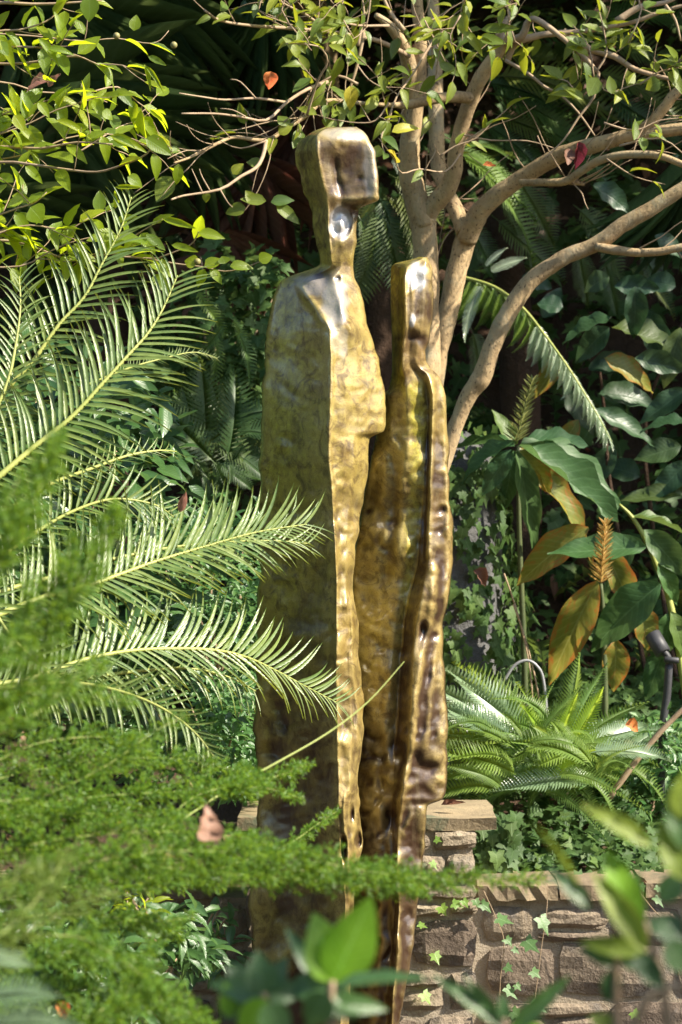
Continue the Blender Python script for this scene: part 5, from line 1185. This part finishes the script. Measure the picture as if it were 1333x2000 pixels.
# ------------------------------------------------------------------ ginger plants on the right
GM = {k: meshes(T_GI, k) for k in ('ginger', 'ginger_old', 'ginger_dark')}
def spike(parent, b, t, Y, key, n=26, r=16):
    a = P(*b, Y); c = P(*t, Y); g = Geo(); d = (c - a); s = Y / F
    V_, F4, T3, Q = tube_geo([a, a.lerp(c, .5), c], [.004, .003, .0015], ns=5)
    me = [make_mesh('bract', *((lambda q: (q[0], [q[1]], M[key], q[2]))(leaf_tpl('lance', 3, .3, -.3, 0, 0, 3))))]
    sp = wpart('flower_spike', V_, [F4, T3], M[key], parent)
    for i in range(n):
        t_ = i / n; p = a + d * t_
        for k in range(4):
            ang = i * .9 + k * math.pi / 2
            dv = Vector((math.cos(ang), math.sin(ang), 0)) * 1.0 + d.normalized() * .4
            inst('bract', me[0], frame(p, dv, rvec() * .1 + d, r * s * (1.35 - .6 * t_), r * s * .17, r * s), sp)
g1 = thing('ginger_plant', 'ginger plant with a green seed spike rising from a whorl of long drooping leaves', 'ginger', P(1010, 1560, 8.9))
V_, F4, T3, Q = tube_geo(pl([(1030, 1560), (1025, 1300), (1015, 1050), (1012, 870)], 8.9), [.012, .011, .009, .006], ns=7); wpart('stem', V_, [F4, T3], M['stem_dark'], g1)
Y1 = 8.85
big_leaves(g1, [((1005, 868), (885, 905), 52, Y1, 'ginger', (0, -.5, .9)), ((1005, 865), (875, 860), 40, Y1 + .1, 'ginger', (0, -.3, 1)), ((1000, 878), (940, 968), 44, Y1, 'ginger'), ((1010, 880), (1058, 1085), 50, Y1 - .05, 'ginger'), ((1015, 870), (1215, 1010), 46, Y1 - .1, 'ginger', (.3, -.6, .8)), ((1020, 862), (1225, 960), 56, Y1 + .1, 'ginger', (.2, -.4, .9)),
                ((1020, 862), (1150, 865), 40, Y1 + .15, 'ginger', (0, -.3, .9)), ((1005, 880), (985, 1000), 44, Y1 + .15, 'ginger'), ((1012, 875), (1080, 960), 50, Y1 + .2, 'ginger_old'), ((1030, 900), (1190, 1080), 60, Y1 + .25, 'ginger_old', (.2, -.7, .5)), ((1010, 868), (960, 800), 34, Y1 + .2, 'ginger')], GM)
spike(g1, (1008, 862), (1042, 738), Y1, 'spike_green', 24, 24)
g2 = thing('ginger_plant', 'ginger plant with an orange-tan seed spike among broad green and yellowing orange leaves', 'ginger', P(1180, 1560, 8.7))
V_, F4, T3, Q = tube_geo(pl([(1185, 1560), (1182, 1350), (1180, 1220), (1174, 1140)], 8.7), [.012, .011, .009, .006], ns=7); wpart('stem', V_, [F4, T3], M['stem_dark'], g2)
Y2 = 8.7
big_leaves(g2, [((1262, 1068), (1070, 1082), 66, Y2, 'ginger'), ((1290, 1140), (1145, 1255), 82, Y2 - .1, 'ginger'), ((1168, 1135), (1062, 1335), 74, Y2, 'ginger_old'), ((1150, 1030), (1000, 1128), 62, Y2 + .1, 'ginger_old'), ((1205, 1250), (1200, 1352), 54, Y2, 'ginger_old'), ((1180, 1070), (1245, 1200), 50, Y2 + .15, 'ginger_old'),
                ((1240, 1060), (1180, 1140), 40, Y2 + .2, 'ginger'), ((1250, 1180), (1270, 1270), 52, Y2 + .1, 'ginger_old')], GM)
spike(g2, (1174, 1138), (1184, 1018), Y2 - .12, 'spike', 22, 24)
g3 = thing('ginger_plant', 'ginger plant at the right edge on a pale leaning stem behind the black spotlight', 'ginger', P(1330, 1560, 8.9))
V_, F4, T3, Q = tube_geo(pl([(1360, 1600), (1345, 1400), (1312, 1190), (1285, 1110), (1262, 1055), (1235, 1010), (1210, 985)], 8.9), [.013, .013, .012, .010, .009, .007, .004], ns=7); wpart('stem', V_, [F4, T3], M['rachis'], g3)
big_leaves(g3, [((1258, 1035), (1345, 1125), 52, 8.85, 'ginger'), ((1285, 1100), (1335, 1180), 36, 8.85, 'ginger'), ((1312, 1195), (1290, 1290), 50, 8.9, 'ginger'), ((1300, 1260), (1262, 1370), 50, 8.95, 'ginger'), ((1235, 1010), (1350, 1020), 34, 8.9, 'ginger', (0, -.5, .9)), ((1312, 1195), (1345, 1290), 44, 8.85, 'ginger')], GM)
g4 = thing('ginger_plant', 'tall ginger plant with broad dark blue-green leaves at the right, above the others', 'ginger', P(1290, 1500, 9.5))
for q in ([(1300, 1500), (1200, 1000), (1180, 800), (1160, 620)], [(1350, 1500), (1260, 900), (1300, 700), (1340, 620)]):
    V_, F4, T3, Q = tube_geo(pl(q, 9.6), [.010, .009, .007, .004][:len(q)], ns=7); wpart('stem', V_, [F4, T3], M['soil'], g4)
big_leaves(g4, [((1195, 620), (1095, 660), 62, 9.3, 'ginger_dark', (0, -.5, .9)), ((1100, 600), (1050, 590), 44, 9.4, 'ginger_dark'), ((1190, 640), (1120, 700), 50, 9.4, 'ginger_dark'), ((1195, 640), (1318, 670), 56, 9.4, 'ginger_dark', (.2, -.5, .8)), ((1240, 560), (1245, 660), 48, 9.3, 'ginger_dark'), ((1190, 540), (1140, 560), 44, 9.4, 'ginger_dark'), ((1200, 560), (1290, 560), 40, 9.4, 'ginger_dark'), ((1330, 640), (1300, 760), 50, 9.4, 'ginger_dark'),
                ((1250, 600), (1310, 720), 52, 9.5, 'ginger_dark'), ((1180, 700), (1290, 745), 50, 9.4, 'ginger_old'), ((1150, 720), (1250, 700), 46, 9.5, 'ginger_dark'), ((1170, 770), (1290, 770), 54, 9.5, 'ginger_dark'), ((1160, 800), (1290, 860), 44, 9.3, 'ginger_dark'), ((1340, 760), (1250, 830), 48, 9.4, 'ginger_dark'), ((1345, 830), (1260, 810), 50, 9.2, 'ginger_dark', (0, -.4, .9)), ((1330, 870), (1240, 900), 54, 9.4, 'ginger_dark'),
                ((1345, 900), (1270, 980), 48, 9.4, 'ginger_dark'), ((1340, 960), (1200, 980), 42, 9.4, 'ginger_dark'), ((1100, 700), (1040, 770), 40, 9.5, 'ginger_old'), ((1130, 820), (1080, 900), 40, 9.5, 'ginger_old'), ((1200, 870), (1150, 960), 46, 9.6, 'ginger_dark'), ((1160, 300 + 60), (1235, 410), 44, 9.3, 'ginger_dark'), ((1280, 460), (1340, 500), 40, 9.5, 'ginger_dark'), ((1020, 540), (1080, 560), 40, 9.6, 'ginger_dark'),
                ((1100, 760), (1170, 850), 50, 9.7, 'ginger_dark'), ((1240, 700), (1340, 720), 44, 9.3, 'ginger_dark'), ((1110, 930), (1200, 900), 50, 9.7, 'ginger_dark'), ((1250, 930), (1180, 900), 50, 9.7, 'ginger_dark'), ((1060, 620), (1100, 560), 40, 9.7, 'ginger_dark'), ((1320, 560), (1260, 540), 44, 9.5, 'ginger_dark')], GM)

# ------------------------------------------------------------------ fan palms and dead skirt behind, upper left
def fan(parent, cx, cy, Y, r, a0, a1, n, mat, w=9):
    me = [make_mesh('segment', V, [Fq], M[mat], uv) for V, Fq, uv in T_STR]
    h = P(cx, cy, Y)
    hub = wpart('leaf_fan', *((lambda q: (q[0], [q[1]]))(ball(h, .02))), M['palm'], parent)
    for i in range(n):
        a = math.radians(a0 + (a1 - a0) * i / (n - 1) + U(-2, 2)); d = Vector((math.cos(a), U(-.25, .05), math.sin(a)))
        Ln = r * Y / F * U(.85, 1.05)
        inst('segment', random.choice(me), frame(h, d, Vector((-math.sin(a) * .6, -.8, math.cos(a) * .6)), Ln, w * Y / F, Ln), hub)
pm = thing('fan_palm', 'dark fan palm with long stiff strap segments in the upper left shade', 'palm', (-1.0, 10.2, 1.0))
V_, F4, T3, Q = tube_geo([Vector((-1.0, 10.2, .7)), Vector((-.95, 10.2, 1.8)), Vector((-.9, 10.2, 3.2)), Vector((-.85, 10.2, 3.9))], [.10, .10, .09, .06], ns=10, wob=.3); wpart('trunk', V_, [F4, T3], M['soil'], pm)
fan(pm, 110, 60, 9.7, 330, -75, 20, 30, 'palm', 10); fan(pm, 250, 20, 9.8, 280, -120, 0, 28, 'palm', 9); fan(pm, 60, 250, 9.6, 380, -50, 40, 28, 'palm', 10)
fan(pm, 480, 10, 9.9, 240, -160, -20, 28, 'palm', 8); fan(pm, -20, 420, 9.5, 260, -60, 60, 24, 'palm', 9); fan(pm, 20, 80, 9.9, 260, -100, 20, 24, 'palm', 9)
fan(pm, 350, 280, 9.9, 200, -150, 30, 22, 'palm', 7)
fan(pm, 470, 330, 10.1, 230, -170, -10, 30, 'dead', 3.5); fan(pm, 420, 480, 10.0, 200, -160, 0, 26, 'dead', 3.5); fan(pm, 560, 200, 10.3, 260, -150, -30, 30, 'dead', 3.5)
pm2 = thing('fan_palm', 'fan palm with narrow hanging straps at the right edge behind the lowest tan limb', 'palm', (2.6, 10.2, 1.0))
V_, F4, T3, Q = tube_geo([Vector((2.6, 10.2, .7)), Vector((2.5, 10.2, 1.8)), Vector((2.0, 10.2, 2.9))], [.10, .10, .06], ns=10, wob=.3); wpart('trunk', V_, [F4, T3], M['soil'], pm2)
fan(pm2, 1320, 310, 9.6, 240, -130, -60, 18, 'palm', 8); fan(pm2, 700, 20, 10.2, 220, -150, -20, 20, 'palm', 8) if False else None

# ------------------------------------------------------------------ ivy: on a rock bank, over the bed, down the wall
rk = thing('ivy_clad_rock', 'steep grey rock bank behind the short figure, half covered with ivy', 'rock', (.42, 9.1, .5))
V_, F4 = ball(Vector((0, 0, 0)), 1.0, 24)
V_ = []; nn_, mm_ = 26, 30
for i in range(nn_):
    th = math.pi * i / (nn_ - 1)
    for j in range(mm_):
        ph = 2 * math.pi * j / mm_; v = Vector((math.sin(th) * math.cos(ph), math.sin(th) * math.sin(ph), math.cos(th)))
        k = 1 + .22 * mnoise.noise(v * 1.7) + .08 * mnoise.noise(v * 5)
        V_.append((.30 + v.x * .36 * k, 9.15 + v.y * .35 * k, .95 + v.z * 1.05 * k))
F4 = np.array([(i * mm_ + j, i * mm_ + (j + 1) % mm_, (i + 1) * mm_ + (j + 1) % mm_, (i + 1) * mm_ + j) for i in range(nn_ - 1) for j in range(mm_)])
wpart('boulder', V_, [F4], M['rock'], rk)
def rock_pt():
    while True:
        th = math.acos(U(-.6, .95)); ph = U(-2.6, .5)
        v = Vector((math.sin(th) * math.cos(ph), math.sin(th) * math.sin(ph), math.cos(th)))
        k = 1 + .22 * mnoise.noise(v * 1.7) + .08 * mnoise.noise(v * 5)
        p = Vector((.30 + v.x * .38 * k, 9.15 + v.y * .38 * k, .95 + v.z * 1.08 * k))
        return p, Vector((v.x / .36, v.y / .35, v.z / 1.0)).normalized()
iv = thing('climbing_ivy', 'climbing ivy in dense overlapping leaves on the bank just right of the short figure', 'ivy', (.42, 8.8, .55))
il = []
for i in range(1500):
    p, nv = rock_pt()
    x, y = proj(p)
    if y < 900 and random.random() < .8: continue
    d = Vector((U(-.7, .7), 0, -1)) ; sz = U(.03, .062)
    il.append((p + nv * U(0, .04), d, nv + rvec() * .45, sz, sz * 1.0, 'ivy'))
for i in range(2):
    a = P(985 + i * 18, 1120 + i * 60, 8.75); q = [a, a + Vector((.05, 0, -.15)), a + Vector((.09, -.02, -.35)), a + Vector((.1, -.02, -.6))]
    V_, F4, T3, Q = tube_geo(q, .003, ns=5); wpart('stem', V_, [F4, T3], M['twig'], iv)
emit_leaves(iv, il, {'ivy': T_IV}, M, cap=290, mass='ivy_mass')
ig = thing('ground_ivy', 'low carpet of ivy spreading over the raised bed under the sword fern', 'ivy', (1.2, 8.3, .55))
il = []
for i in range(3600):
    x = U(.3, 1.75); y = U(7.86, 9.6) if random.random() < .75 else U(7.82, 8.2)
    hump = .10 * math.exp(-((x - .75) / .3) ** 2) * sstep(7.8, 8.1, y) + .12 * float(sstep(7.95, 8.6, y)) * (1 + .6 * math.sin(x * 9) * math.sin(y * 7))
    z = gz(x, y) + hump + U(0, .09); sz = U(.03, .06)
    il.append((Vector((x, y, z)), Vector((U(-1, 1), -1 + U(-.5, 1), U(-.6, .2))), Vector((.1, -.7, .8)) + rvec() * .5, sz, sz, 'ivy'))
# ivy hanging beside the pillar
for i in range(130):
    p = P(U(935, 1010), U(1590, 1770), U(7.85, 8.0)); sz = U(.035, .06)
    il.append((p, Vector((U(-.6, .6), -.3, -1)), Vector((.3, -1, .4)) + rvec() * .4, sz, sz, 'ivy'))
emit_leaves(ig, il, {'ivy': T_IV}, M, cap=290, mass='ivy_mass')
il = []; hv = thing('trailing_ivy', 'thin trailing ivy stems with small bright star-shaped leaves hanging down the garden wall', 'ivy', (.75, 7.6, .55))
for q in ([(1070, 1725), (1068, 1780), (1058, 1850), (1052, 1900), (1040, 1990)], [(945, 1740), (968, 1790), (985, 1840), (978, 1910), (975, 1990)], [(845, 1750), (838, 1810), (834, 1880), (830, 1900)], [(1230, 1720), (1255, 1750), (1275, 1775), (1290, 1790)], [(800, 1900), (820, 1930), (832, 1950)]):
    V_, F4, T3, Q = tube_geo(pl(q, 7.5), .0013, ns=5); wpart('stem', V_, [F4, T3], M['twig'], hv)
for (x, y, s, yng) in [(870, 1780, 30, 1), (893, 1772, 24, 1), (912, 1766, 24, 1), (826, 1812, 22, 1), (858, 1872, 30, 1), (836, 1950, 30, 1), (985, 1805, 38, 0), (1068, 1806, 40, 0), (1040, 1850, 40, 0), (1048, 1905, 26, 0), (996, 1842, 26, 0), (1010, 1860, 22, 0), (996, 1895, 24, 0), (1232, 1715, 22, 0), (1258, 1735, 22, 0), (1288, 1762, 26, 0), (1288, 1740, 20, 0), (950, 1775, 30, 0), (935, 1765, 22, 0), (1000, 1940, 32, 0), (1052, 1975, 36, 0), (1010, 1985, 30, 0), (960, 1975, 26, 0), (850, 1690, 20, 1), (857, 1645, 20, 1), (1015, 1930, 22, 0), (1245, 1985, 26, 1)]:
    Yw = 7.46; il.append((P(x - s * .3, y - s * .3, Yw), Vector((.6 + U(-.3, .3), -.2, -.6 + U(-.4, .4))), Vector((.2, -.8, .5)) + rvec() * .3, s * Yw / F * U(.7, .95), s * Yw / F * U(.7, .95), 'ivy_young' if yng else 'ivy_pale'))
M['ivy_pale'] = leaf_mat('pale_ivy_leaf', [(0.08, 0.17, 0.05), (0.12, 0.22, 0.07)], trans=0.3, rough=0.35)
emit_leaves(hv, il, {'ivy_young': T_IV, 'ivy_pale': T_IV}, M, cap=290)

# ------------------------------------------------------------------ small leaved shrubs near the base, left of the statue
def mass_shrub(name, label, cat, c_px, Y, rx, ry, n, key, Lr, tpl=None, cap=250, wr=(.4, .5), yd=.25, stems=5, mass='small_leaves'):
    base = P(c_px[0], c_px[1] + ry, Y); base.z = max(gz(base.x, base.y) - .01, min(base.z, 9))
    o = thing(name, label, cat, base)
    ls = []
    for i in range(stems):
        e = P(c_px[0] + U(-rx, rx) * .7, c_px[1] - U(.2, .9) * ry, Y + U(-yd, yd) * .5)
        V_, F4, T3, Q = tube_geo([base, base.lerp(e, .4) + rvec() * .05, e], [.006, .005, .002], ns=5); wpart('stem', V_, [F4, T3], M['twig'], o)
    cl = [(U(-1, 1), U(-1, 1), U(-1, 1)) for _ in range(24)]
    for i in range(n):
        k = random.choice(cl); x = k[0] * .8 + random.gauss(0, .2); y = k[1] * .8 + random.gauss(0, .2); z = k[2] + random.gauss(0, .3)
        if x * x + y * y > 1.25: continue
        p = P(c_px[0] + x * rx, c_px[1] + y * ry, Y + z * yd); sz = U(*Lr)
        ls.append((p, Vector((x + U(-.8, .8), -.3 + U(-.6, .6), U(-.7, .5))), Vector((.3, -.5, .9)) + rvec() * .6, sz, sz * U(*wr), key))
    emit_leaves(o, ls, {key: tpl or T_SM}, M, cap=cap, mass=mass); return o
mass_shrub('low_shrub', 'small-leaved shiny shrub low at the left of the tall figure, under the cycad fronds', 'shrub', (400, 1430), 7.7, 170, 130, 2600, 'small_leaf', (.028, .046))
mass_shrub('low_shrub', 'dark small-leaved shrub glimpsed through the cycad leaflets halfway up the tall figure', 'shrub', (430, 1150), 8.4, 200, 170, 2200, 'small_leaf', (.028, .05), cap=200)
mass_shrub('low_shrub', 'shrub with pointed dark green leaves in front of the sunlit wall at lower left', 'shrub', (320, 1830), 6.6, 100, 70, 260, 'laurel', (.05, .085), tpl=T_LA, wr=(.3, .4), cap=260)
mass_shrub('low_shrub', 'dark blue-green leaved shrub low at left under the plumes', 'shrub', (130, 1920), 6.2, 190, 150, 900, 'laurel', (.05, .08), tpl=T_OV, cap=200)
mass_shrub('low_shrub', 'pointed-leaf shoots beside the foot of the tall figure against the wall', 'shrub', (420, 1830), 7.2, 70, 80, 70, 'laurel', (.05, .08), tpl=T_LA, wr=(.3, .4), cap=250)
mass_shrub('low_shrub', 'lit yellow-green leafy shoots in front of the wall, just above the pointed-leaf shrub', 'shrub', (265, 1780), 6.4, 50, 60, 60, 'shrub_leaf', (.03, .05), tpl=T_OV, wr=(.3, .4), cap=250)
mass_shrub('low_shrub', 'leafy undergrowth shrub at the right end of the raised bed, behind the long-leaved shrub', 'shrub', (1260, 1500), 8.6, 110, 110, 1300, 'small_leaf', (.03, .055))
mass_shrub('low_shrub', 'broad round-leaved shrub in deep shade on the left, behind the cycad trunk', 'shrub', (60, 1050), 7.6, 300, 380, 2600, 'laurel', (.06, .11), tpl=T_OV, cap=200, yd=.5)
mass_shrub('climbing_shrub', 'small-leaved climber in deep shade behind the gap left of the tall figure', 'climber', (430, 640), 9.6, 160, 160, 700, 'ivy', (.04, .07), tpl=T_IV, cap=200, wr=(.9, 1))

# ------------------------------------------------------------------ dense dark growth on the bank
def bank_leaves(n, key, tpls, Lr, xr=(-3.2, 3.6), yr=(9.9, 13.5), wr=(.35, .5), lift=(0, .5)):
    Ms = []
    for i in range(n):
        x = U(*xr); y = U(*yr); z = gz(x, y) + U(*lift); sz = U(*Lr)
        d = Vector((U(-1, 1), U(-1, .2), U(-1, .6))); up = Vector((0, -.6, .8)) + rvec() * .6
        Ms.append(frame((x, y, z), d, up, sz, sz * U(*wr), sz))
    return scatter(tpls, Ms)
def fern_stuff(n):
    tp = []
    for s in range(3):
        V, Fq, T, uv = fern_tpl(n=14, Lp=.24, arch=.3, droop=.4, teeth=1, seed=s)
        T4 = np.concatenate([T, T[:, 2:]], 1) if False else T
        tp.append((V, Fq, T, uv))
    Vs, Q4, Q3, Us = [], [], [], []; off = 0
    for i in range(n):
        V, Fq, T, uv = random.choice(tp); x = U(-3.2, 3.8); y = U(9.9, 13.2); z = gz(x, y) + U(0, .3); sz = U(.3, .6)
        Mx = np.array(frame((x, y, z), Vector((U(-1, 1), -.8, U(-.3, .7))), Vector((0, -.5, .9)) + rvec() * .3, sz, sz, sz))
        Vs.append(V @ Mx[:3, :3].T + Mx[:3, 3]); Q4.append(Fq + off); Q3.append(T + off); Us.append(uv); off += len(V)
    return np.concatenate(Vs), [np.concatenate(Q4), np.concatenate(Q3)], np.concatenate(Us)
V, Fq, uv = bank_leaves(9000, 'ivy', T_IV, (.05, .11), wr=(.9, 1.0))
top('undergrowth', V, [Fq], M['ivy'], (0, 11, 1), kind='stuff', label='dark tangled ivy undergrowth covering the steep bank behind everything', cat='undergrowth', uv=uv)
V, Fs, uv = fern_stuff(420)
top('fern_undergrowth', V, Fs, M['fern_dark'], (0, 11, 1), kind='stuff', label='shaded fern growth spread over the steep bank behind everything', cat='undergrowth', uv=uv)
V, Fq, uv = bank_leaves(2500, 'dead', T_LA, (.05, .12), wr=(.3, .5), lift=(0, .15))
top('leaf_litter', V, [Fq], M['dead'], (0, 11, 1), kind='stuff', label='brown fallen leaves lying thick over the dark bank', cat='leaf litter', uv=uv)
Ms = []
for i in range(1500):
    x = U(-3, 3); y = U(4.5, 7.6) if random.random() < .5 else U(7.85, 9.8)
    Ms.append(frame((x, y, gz(x, y) + .01), Vector((U(-1, 1), U(-1, 1), 0)), Vector((0, 0, 1)) + rvec() * .3, U(.04, .08), U(.025, .045), .06))
V, Fq, uv = scatter(T_OV, Ms)
top('leaf_litter', V, [Fq], M['dead'], (0, 7, 0), kind='stuff', label='brown fallen leaves on the soil around the wall and the bronze figures', cat='leaf litter', uv=uv)

# ------------------------------------------------------------------ single dead leaves
def deadleaf(label, b, t, w, Y, key, tpl, cat='dead leaf', up=(.2, -.8, .5)):
    a = P(*b, Y); c = P(*t, Y); d = c - a; V, Fq, uv = tpl
    me = make_mesh('dead_leaf', V, [Fq], M[key], uv); o = bpy.data.objects.new('dead_leaf', me); C.objects.link(o)
    o.matrix_basis = frame(a, d, Vector(up), d.length, w * Y / F, d.length); o['label'] = label; o['category'] = cat; o['group'] = 'dead leaves caught on plants and stones'
T_CR = leaf_tpl('ovate', 8, .9, .5, .12, .1, 5, .8); T_CR2 = leaf_tpl('ovate', 8, .7, -.4, .15, -.1, 9, -.6)
deadleaf('crumpled pinkish brown leaf lying on the green plume at lower left', (410, 1642), (402, 1570), 62, 3.66, 'pinkish', leaf_tpl('tri', 8, .5, .25, .25, -.1, 4, .5))
deadleaf('dark red curled leaf hanging in front of the thick tan branch', (1130, 277), (1130, 328), 20, 8.0, 'redleaf', T_CR)
deadleaf('dusty brown curled leaf hanging beside the dark red one', (1112, 290), (1108, 325), 26, 8.0, 'dead', T_CR2)
deadleaf('bright orange curled leaf caught on the bare twigs, above left of the tall head', (530, 140), (524, 172), 30, 7.7, 'orange_leaf', T_CR)
deadleaf('small orange leaf caught in the fern just right of the pale trunks', (944, 322), (968, 330), 16, 8.2, 'orange_leaf', T_CR2)
deadleaf('orange leaf caught on the right side of the sword fern', (1222, 1415), (1250, 1424), 24, 8.05, 'orange_leaf', T_CR)
deadleaf('pale brown curled leaf lying on top of the pillar slab beside the short figure', (862, 1572), (908, 1574), 16, 7.62, 'dead', T_CR2)
deadleaf('large brown leaf resting on a twig at far upper left', (95, 160), (45, 168), 32, 7.0, 'pinkish', T_CR)
deadleaf('smaller brown leaf next to the large one at far upper left', (95, 170), (122, 148), 22, 7.0, 'pinkish', T_CR2)
deadleaf('brown leaf clinging among the ivy on the bank', (925, 1115), (955, 1140), 22, 8.62, 'dead', T_CR)
deadleaf('brown leaf lying on the wall slab near the trailing ivy', (1235, 1726), (1268, 1722), 14, 7.6, 'dead', T_CR)
deadleaf('red-brown leaf at lower left among the plumes', (110, 1960), (135, 1990), 26, 4.2, 'orange_leaf', T_CR)
deadleaf('pink-tipped leaf standing between the cycad leaflets', (352, 1000), (362, 960), 18, 6.4, 'pinkish', T_CR2)

# ------------------------------------------------------------------ garden spotlight and hose
sp = thing('garden_spotlight', 'small black garden spotlight on a stake at the right edge, pointing up left', 'spotlight', P(1285, 1560, 8.45))
Ys = 8.45; s_ = Ys / F
def cyl(name, a, b, r0, r1, mat, parent, ns=20, extra=None):
    d = (b - a); rings = [(0, r0 * .82), (.02, r0), (.5, (r0 + r1) / 2), (.97, r1), (1.0, r1 * .9), (1.0, r1 * .8), (.93, r1 * .76)]
    V = []; x = d.orthogonal().normalized(); y = d.normalized().cross(x)
    for t, r in rings:
        for k in range(ns):
            an = 2 * math.pi * k / ns; V.append(a + d * t + x * math.cos(an) * r + y * math.sin(an) * r)
    V.append(a); V.append(a + d * .93); n = len(rings)
    Fq = [(i * ns + k, i * ns + (k + 1) % ns, (i + 1) * ns + (k + 1) % ns, (i + 1) * ns + k) for i in range(n - 1) for k in range(ns)]
    T = [(n * ns, (k + 1) % ns, k) for k in range(ns)] + [(n * ns + 1, (n - 1) * ns + k, (n - 1) * ns + (k + 1) % ns) for k in range(ns)]
    return wpart(name, [tuple(v) for v in V], [np.array(Fq), np.array(T)], M[mat], parent)
cyl('lamp_head', P(1296, 1276, Ys), P(1274, 1238, Ys + .03), 16 * s_, 16 * s_, 'black_metal', sp)
cyl('knuckle', P(1298, 1288, Ys - .015), P(1326, 1290, Ys - .015), 6 * s_, 6 * s_, 'black_metal', sp)
V_, F4, T3, Q = tube_geo([P(1296, 1272, Ys), P(1305, 1284, Ys), P(1308, 1300, Ys)], 7 * s_, ns=8); wpart('bracket', V_, [F4, T3], M['black_metal'], sp)
b0 = P(1290, 1560, Ys); b0.z = gz(b0.x, b0.y) - .03
V_, F4, T3, Q = tube_geo([P(1307, 1298, Ys), P(1303, 1360, Ys), P(1294, 1440, Ys), b0], 8 * s_, ns=10); wpart('stake', V_, [F4, T3], M['black_metal'], sp)
V_, F4, T3, Q = tube_geo([P(985, 1330, 8.6), P(1005, 1300, 8.6), P(1030, 1290, 8.6), P(1050, 1302, 8.6), P(1062, 1330, 8.6), P(1070, 1420, 8.6), P(1075, 1560, 8.6)], 3.0 * 8.6 / F, ns=8)
top('garden_hose', V_, [F4, T3], M['hose'], P(1060, 1500, 8.6), label='thin pale hose looping up out of the sword fern in front of the black gap', cat='hose')
fb = thing('fallen_branch', 'bare leaning brown stick rising to the right edge behind the sword fern', 'branch', P(1220, 1540, 8.2))
V_, F4, T3, Q = tube_geo(pl([(1190, 1560), (1240, 1490), (1290, 1430), (1350, 1370)], 8.2), [.010, .010, .009, .008], ns=8, wob=.1); wpart('stick', V_, [F4, T3], M['twig'], fb)

# ------------------------------------------------------------------ trees added outside the frame to shade the bank and cut sky light
def added_shade_tree(label, x, y, zr, rx, ry, rz, n, group=None):
    o = thing('added_shade_tree', label, 'tree', (x, y, gz(x, y)))
    V_, F4, T3, Q = tube_geo([Vector((x, y, gz(x, y) - .1)), Vector((x + .1, y, zr * .6)), Vector((x, y - .1, zr)), Vector((x, y, zr + rz))], [.16, .14, .11, .05], ns=10, wob=.2); wpart('trunk', V_, [F4, T3], M['bark'], o)
    Ms = []; cl = [Vector((U(-1, 1), U(-1, 1), U(-1, 1))) for _ in range(60)]
    gaps = [(Vector((1.0, 9.2, 2.1)), .34), (Vector((.85, 9.3, 2.4)), .3), (Vector((.47, 9.5, 2.95)), .34), (Vector((.5, 8.7, 1.2)), .3), (Vector((.70, 8.3, 1.0)), .35), (Vector((.6, 9.2, 2.6)), .2)]  # crowns left open along sun rays to plants meant to be lit
    for i in range(n):
        c = random.choice(cl); v = c + Vector((random.gauss(0, .16), random.gauss(0, .16), random.gauss(0, .2)))
        p = Vector((x + v.x * rx, y + v.y * ry, zr + v.z * rz)); 
        fr_low = CAMZ + 1010 * p.y / F + .12
        if y > 8 and p.z < fr_low and abs(p.x) < .17 * p.y: p.z = fr_low + U(0, .3)
        s = U(.14, .24) if y > 8 else U(.2, .36)
        if any(((p - g) - SUNV * (p - g).dot(SUNV)).length < gr_ for g, gr_ in gaps): continue
        Ms.append(frame(p, rvec() + Vector((0, 0, -.3)), Vector((.2, -.2, 1)) + rvec() * .7, s, s * .55, s))
    V, Fq, uv = scatter(T_SM, Ms); wpart('crown', V, [Fq], M['canopy'], o, uv=uv, kind='stuff')
added_shade_tree('tall shade tree added over the bank at the left, beyond the fan palm', -3.6, 11.2, 4.9, 2.6, 2.6, .8, 6500)
added_shade_tree('tall shade tree added over the bank, beyond the tall figure', -0.2, 12.0, 5.0, 2.4, 3.4, .8, 9000)
added_shade_tree('tall shade tree added over the bank at the right, beyond the gingers', 3.3, 11.2, 4.9, 2.6, 2.7, .9, 6000)
added_shade_tree('tall shade tree added outside the garden bed to the far right', 5.6, 10.6, 4.2, 2.4, 2.5, 1.8, 4500)
for lab, x, y, z, rx, ry, rz, n in [('broad green tree added behind the viewer at the left to cut sky light', -4.5, -4.5, 3.2, 3.0, 2.2, 2.6, 3500), ('broad green tree added directly behind the viewer to cut sky light', .8, -6.0, 3.4, 3.2, 2.0, 2.9, 3500), ('broad green tree added behind the viewer at the right to cut sky light', 6.0, -4.0, 3.0, 2.8, 2.4, 2.4, 3000),
        ('green tree added out of view on the left, beyond the cycad', -5.6, 3.5, 3.0, 1.8, 3.6, 2.6, 4500), ('green tree added outside the right edge, between viewer and wall', 5.5, 1.5, 2.4, 1.8, 2.2, 2.0, 2500)]:
    added_shade_tree(lab, x, y, z, rx, ry, rz, n)  # unseen surrounding trees, added to cut fill light and vary the bronze reflections
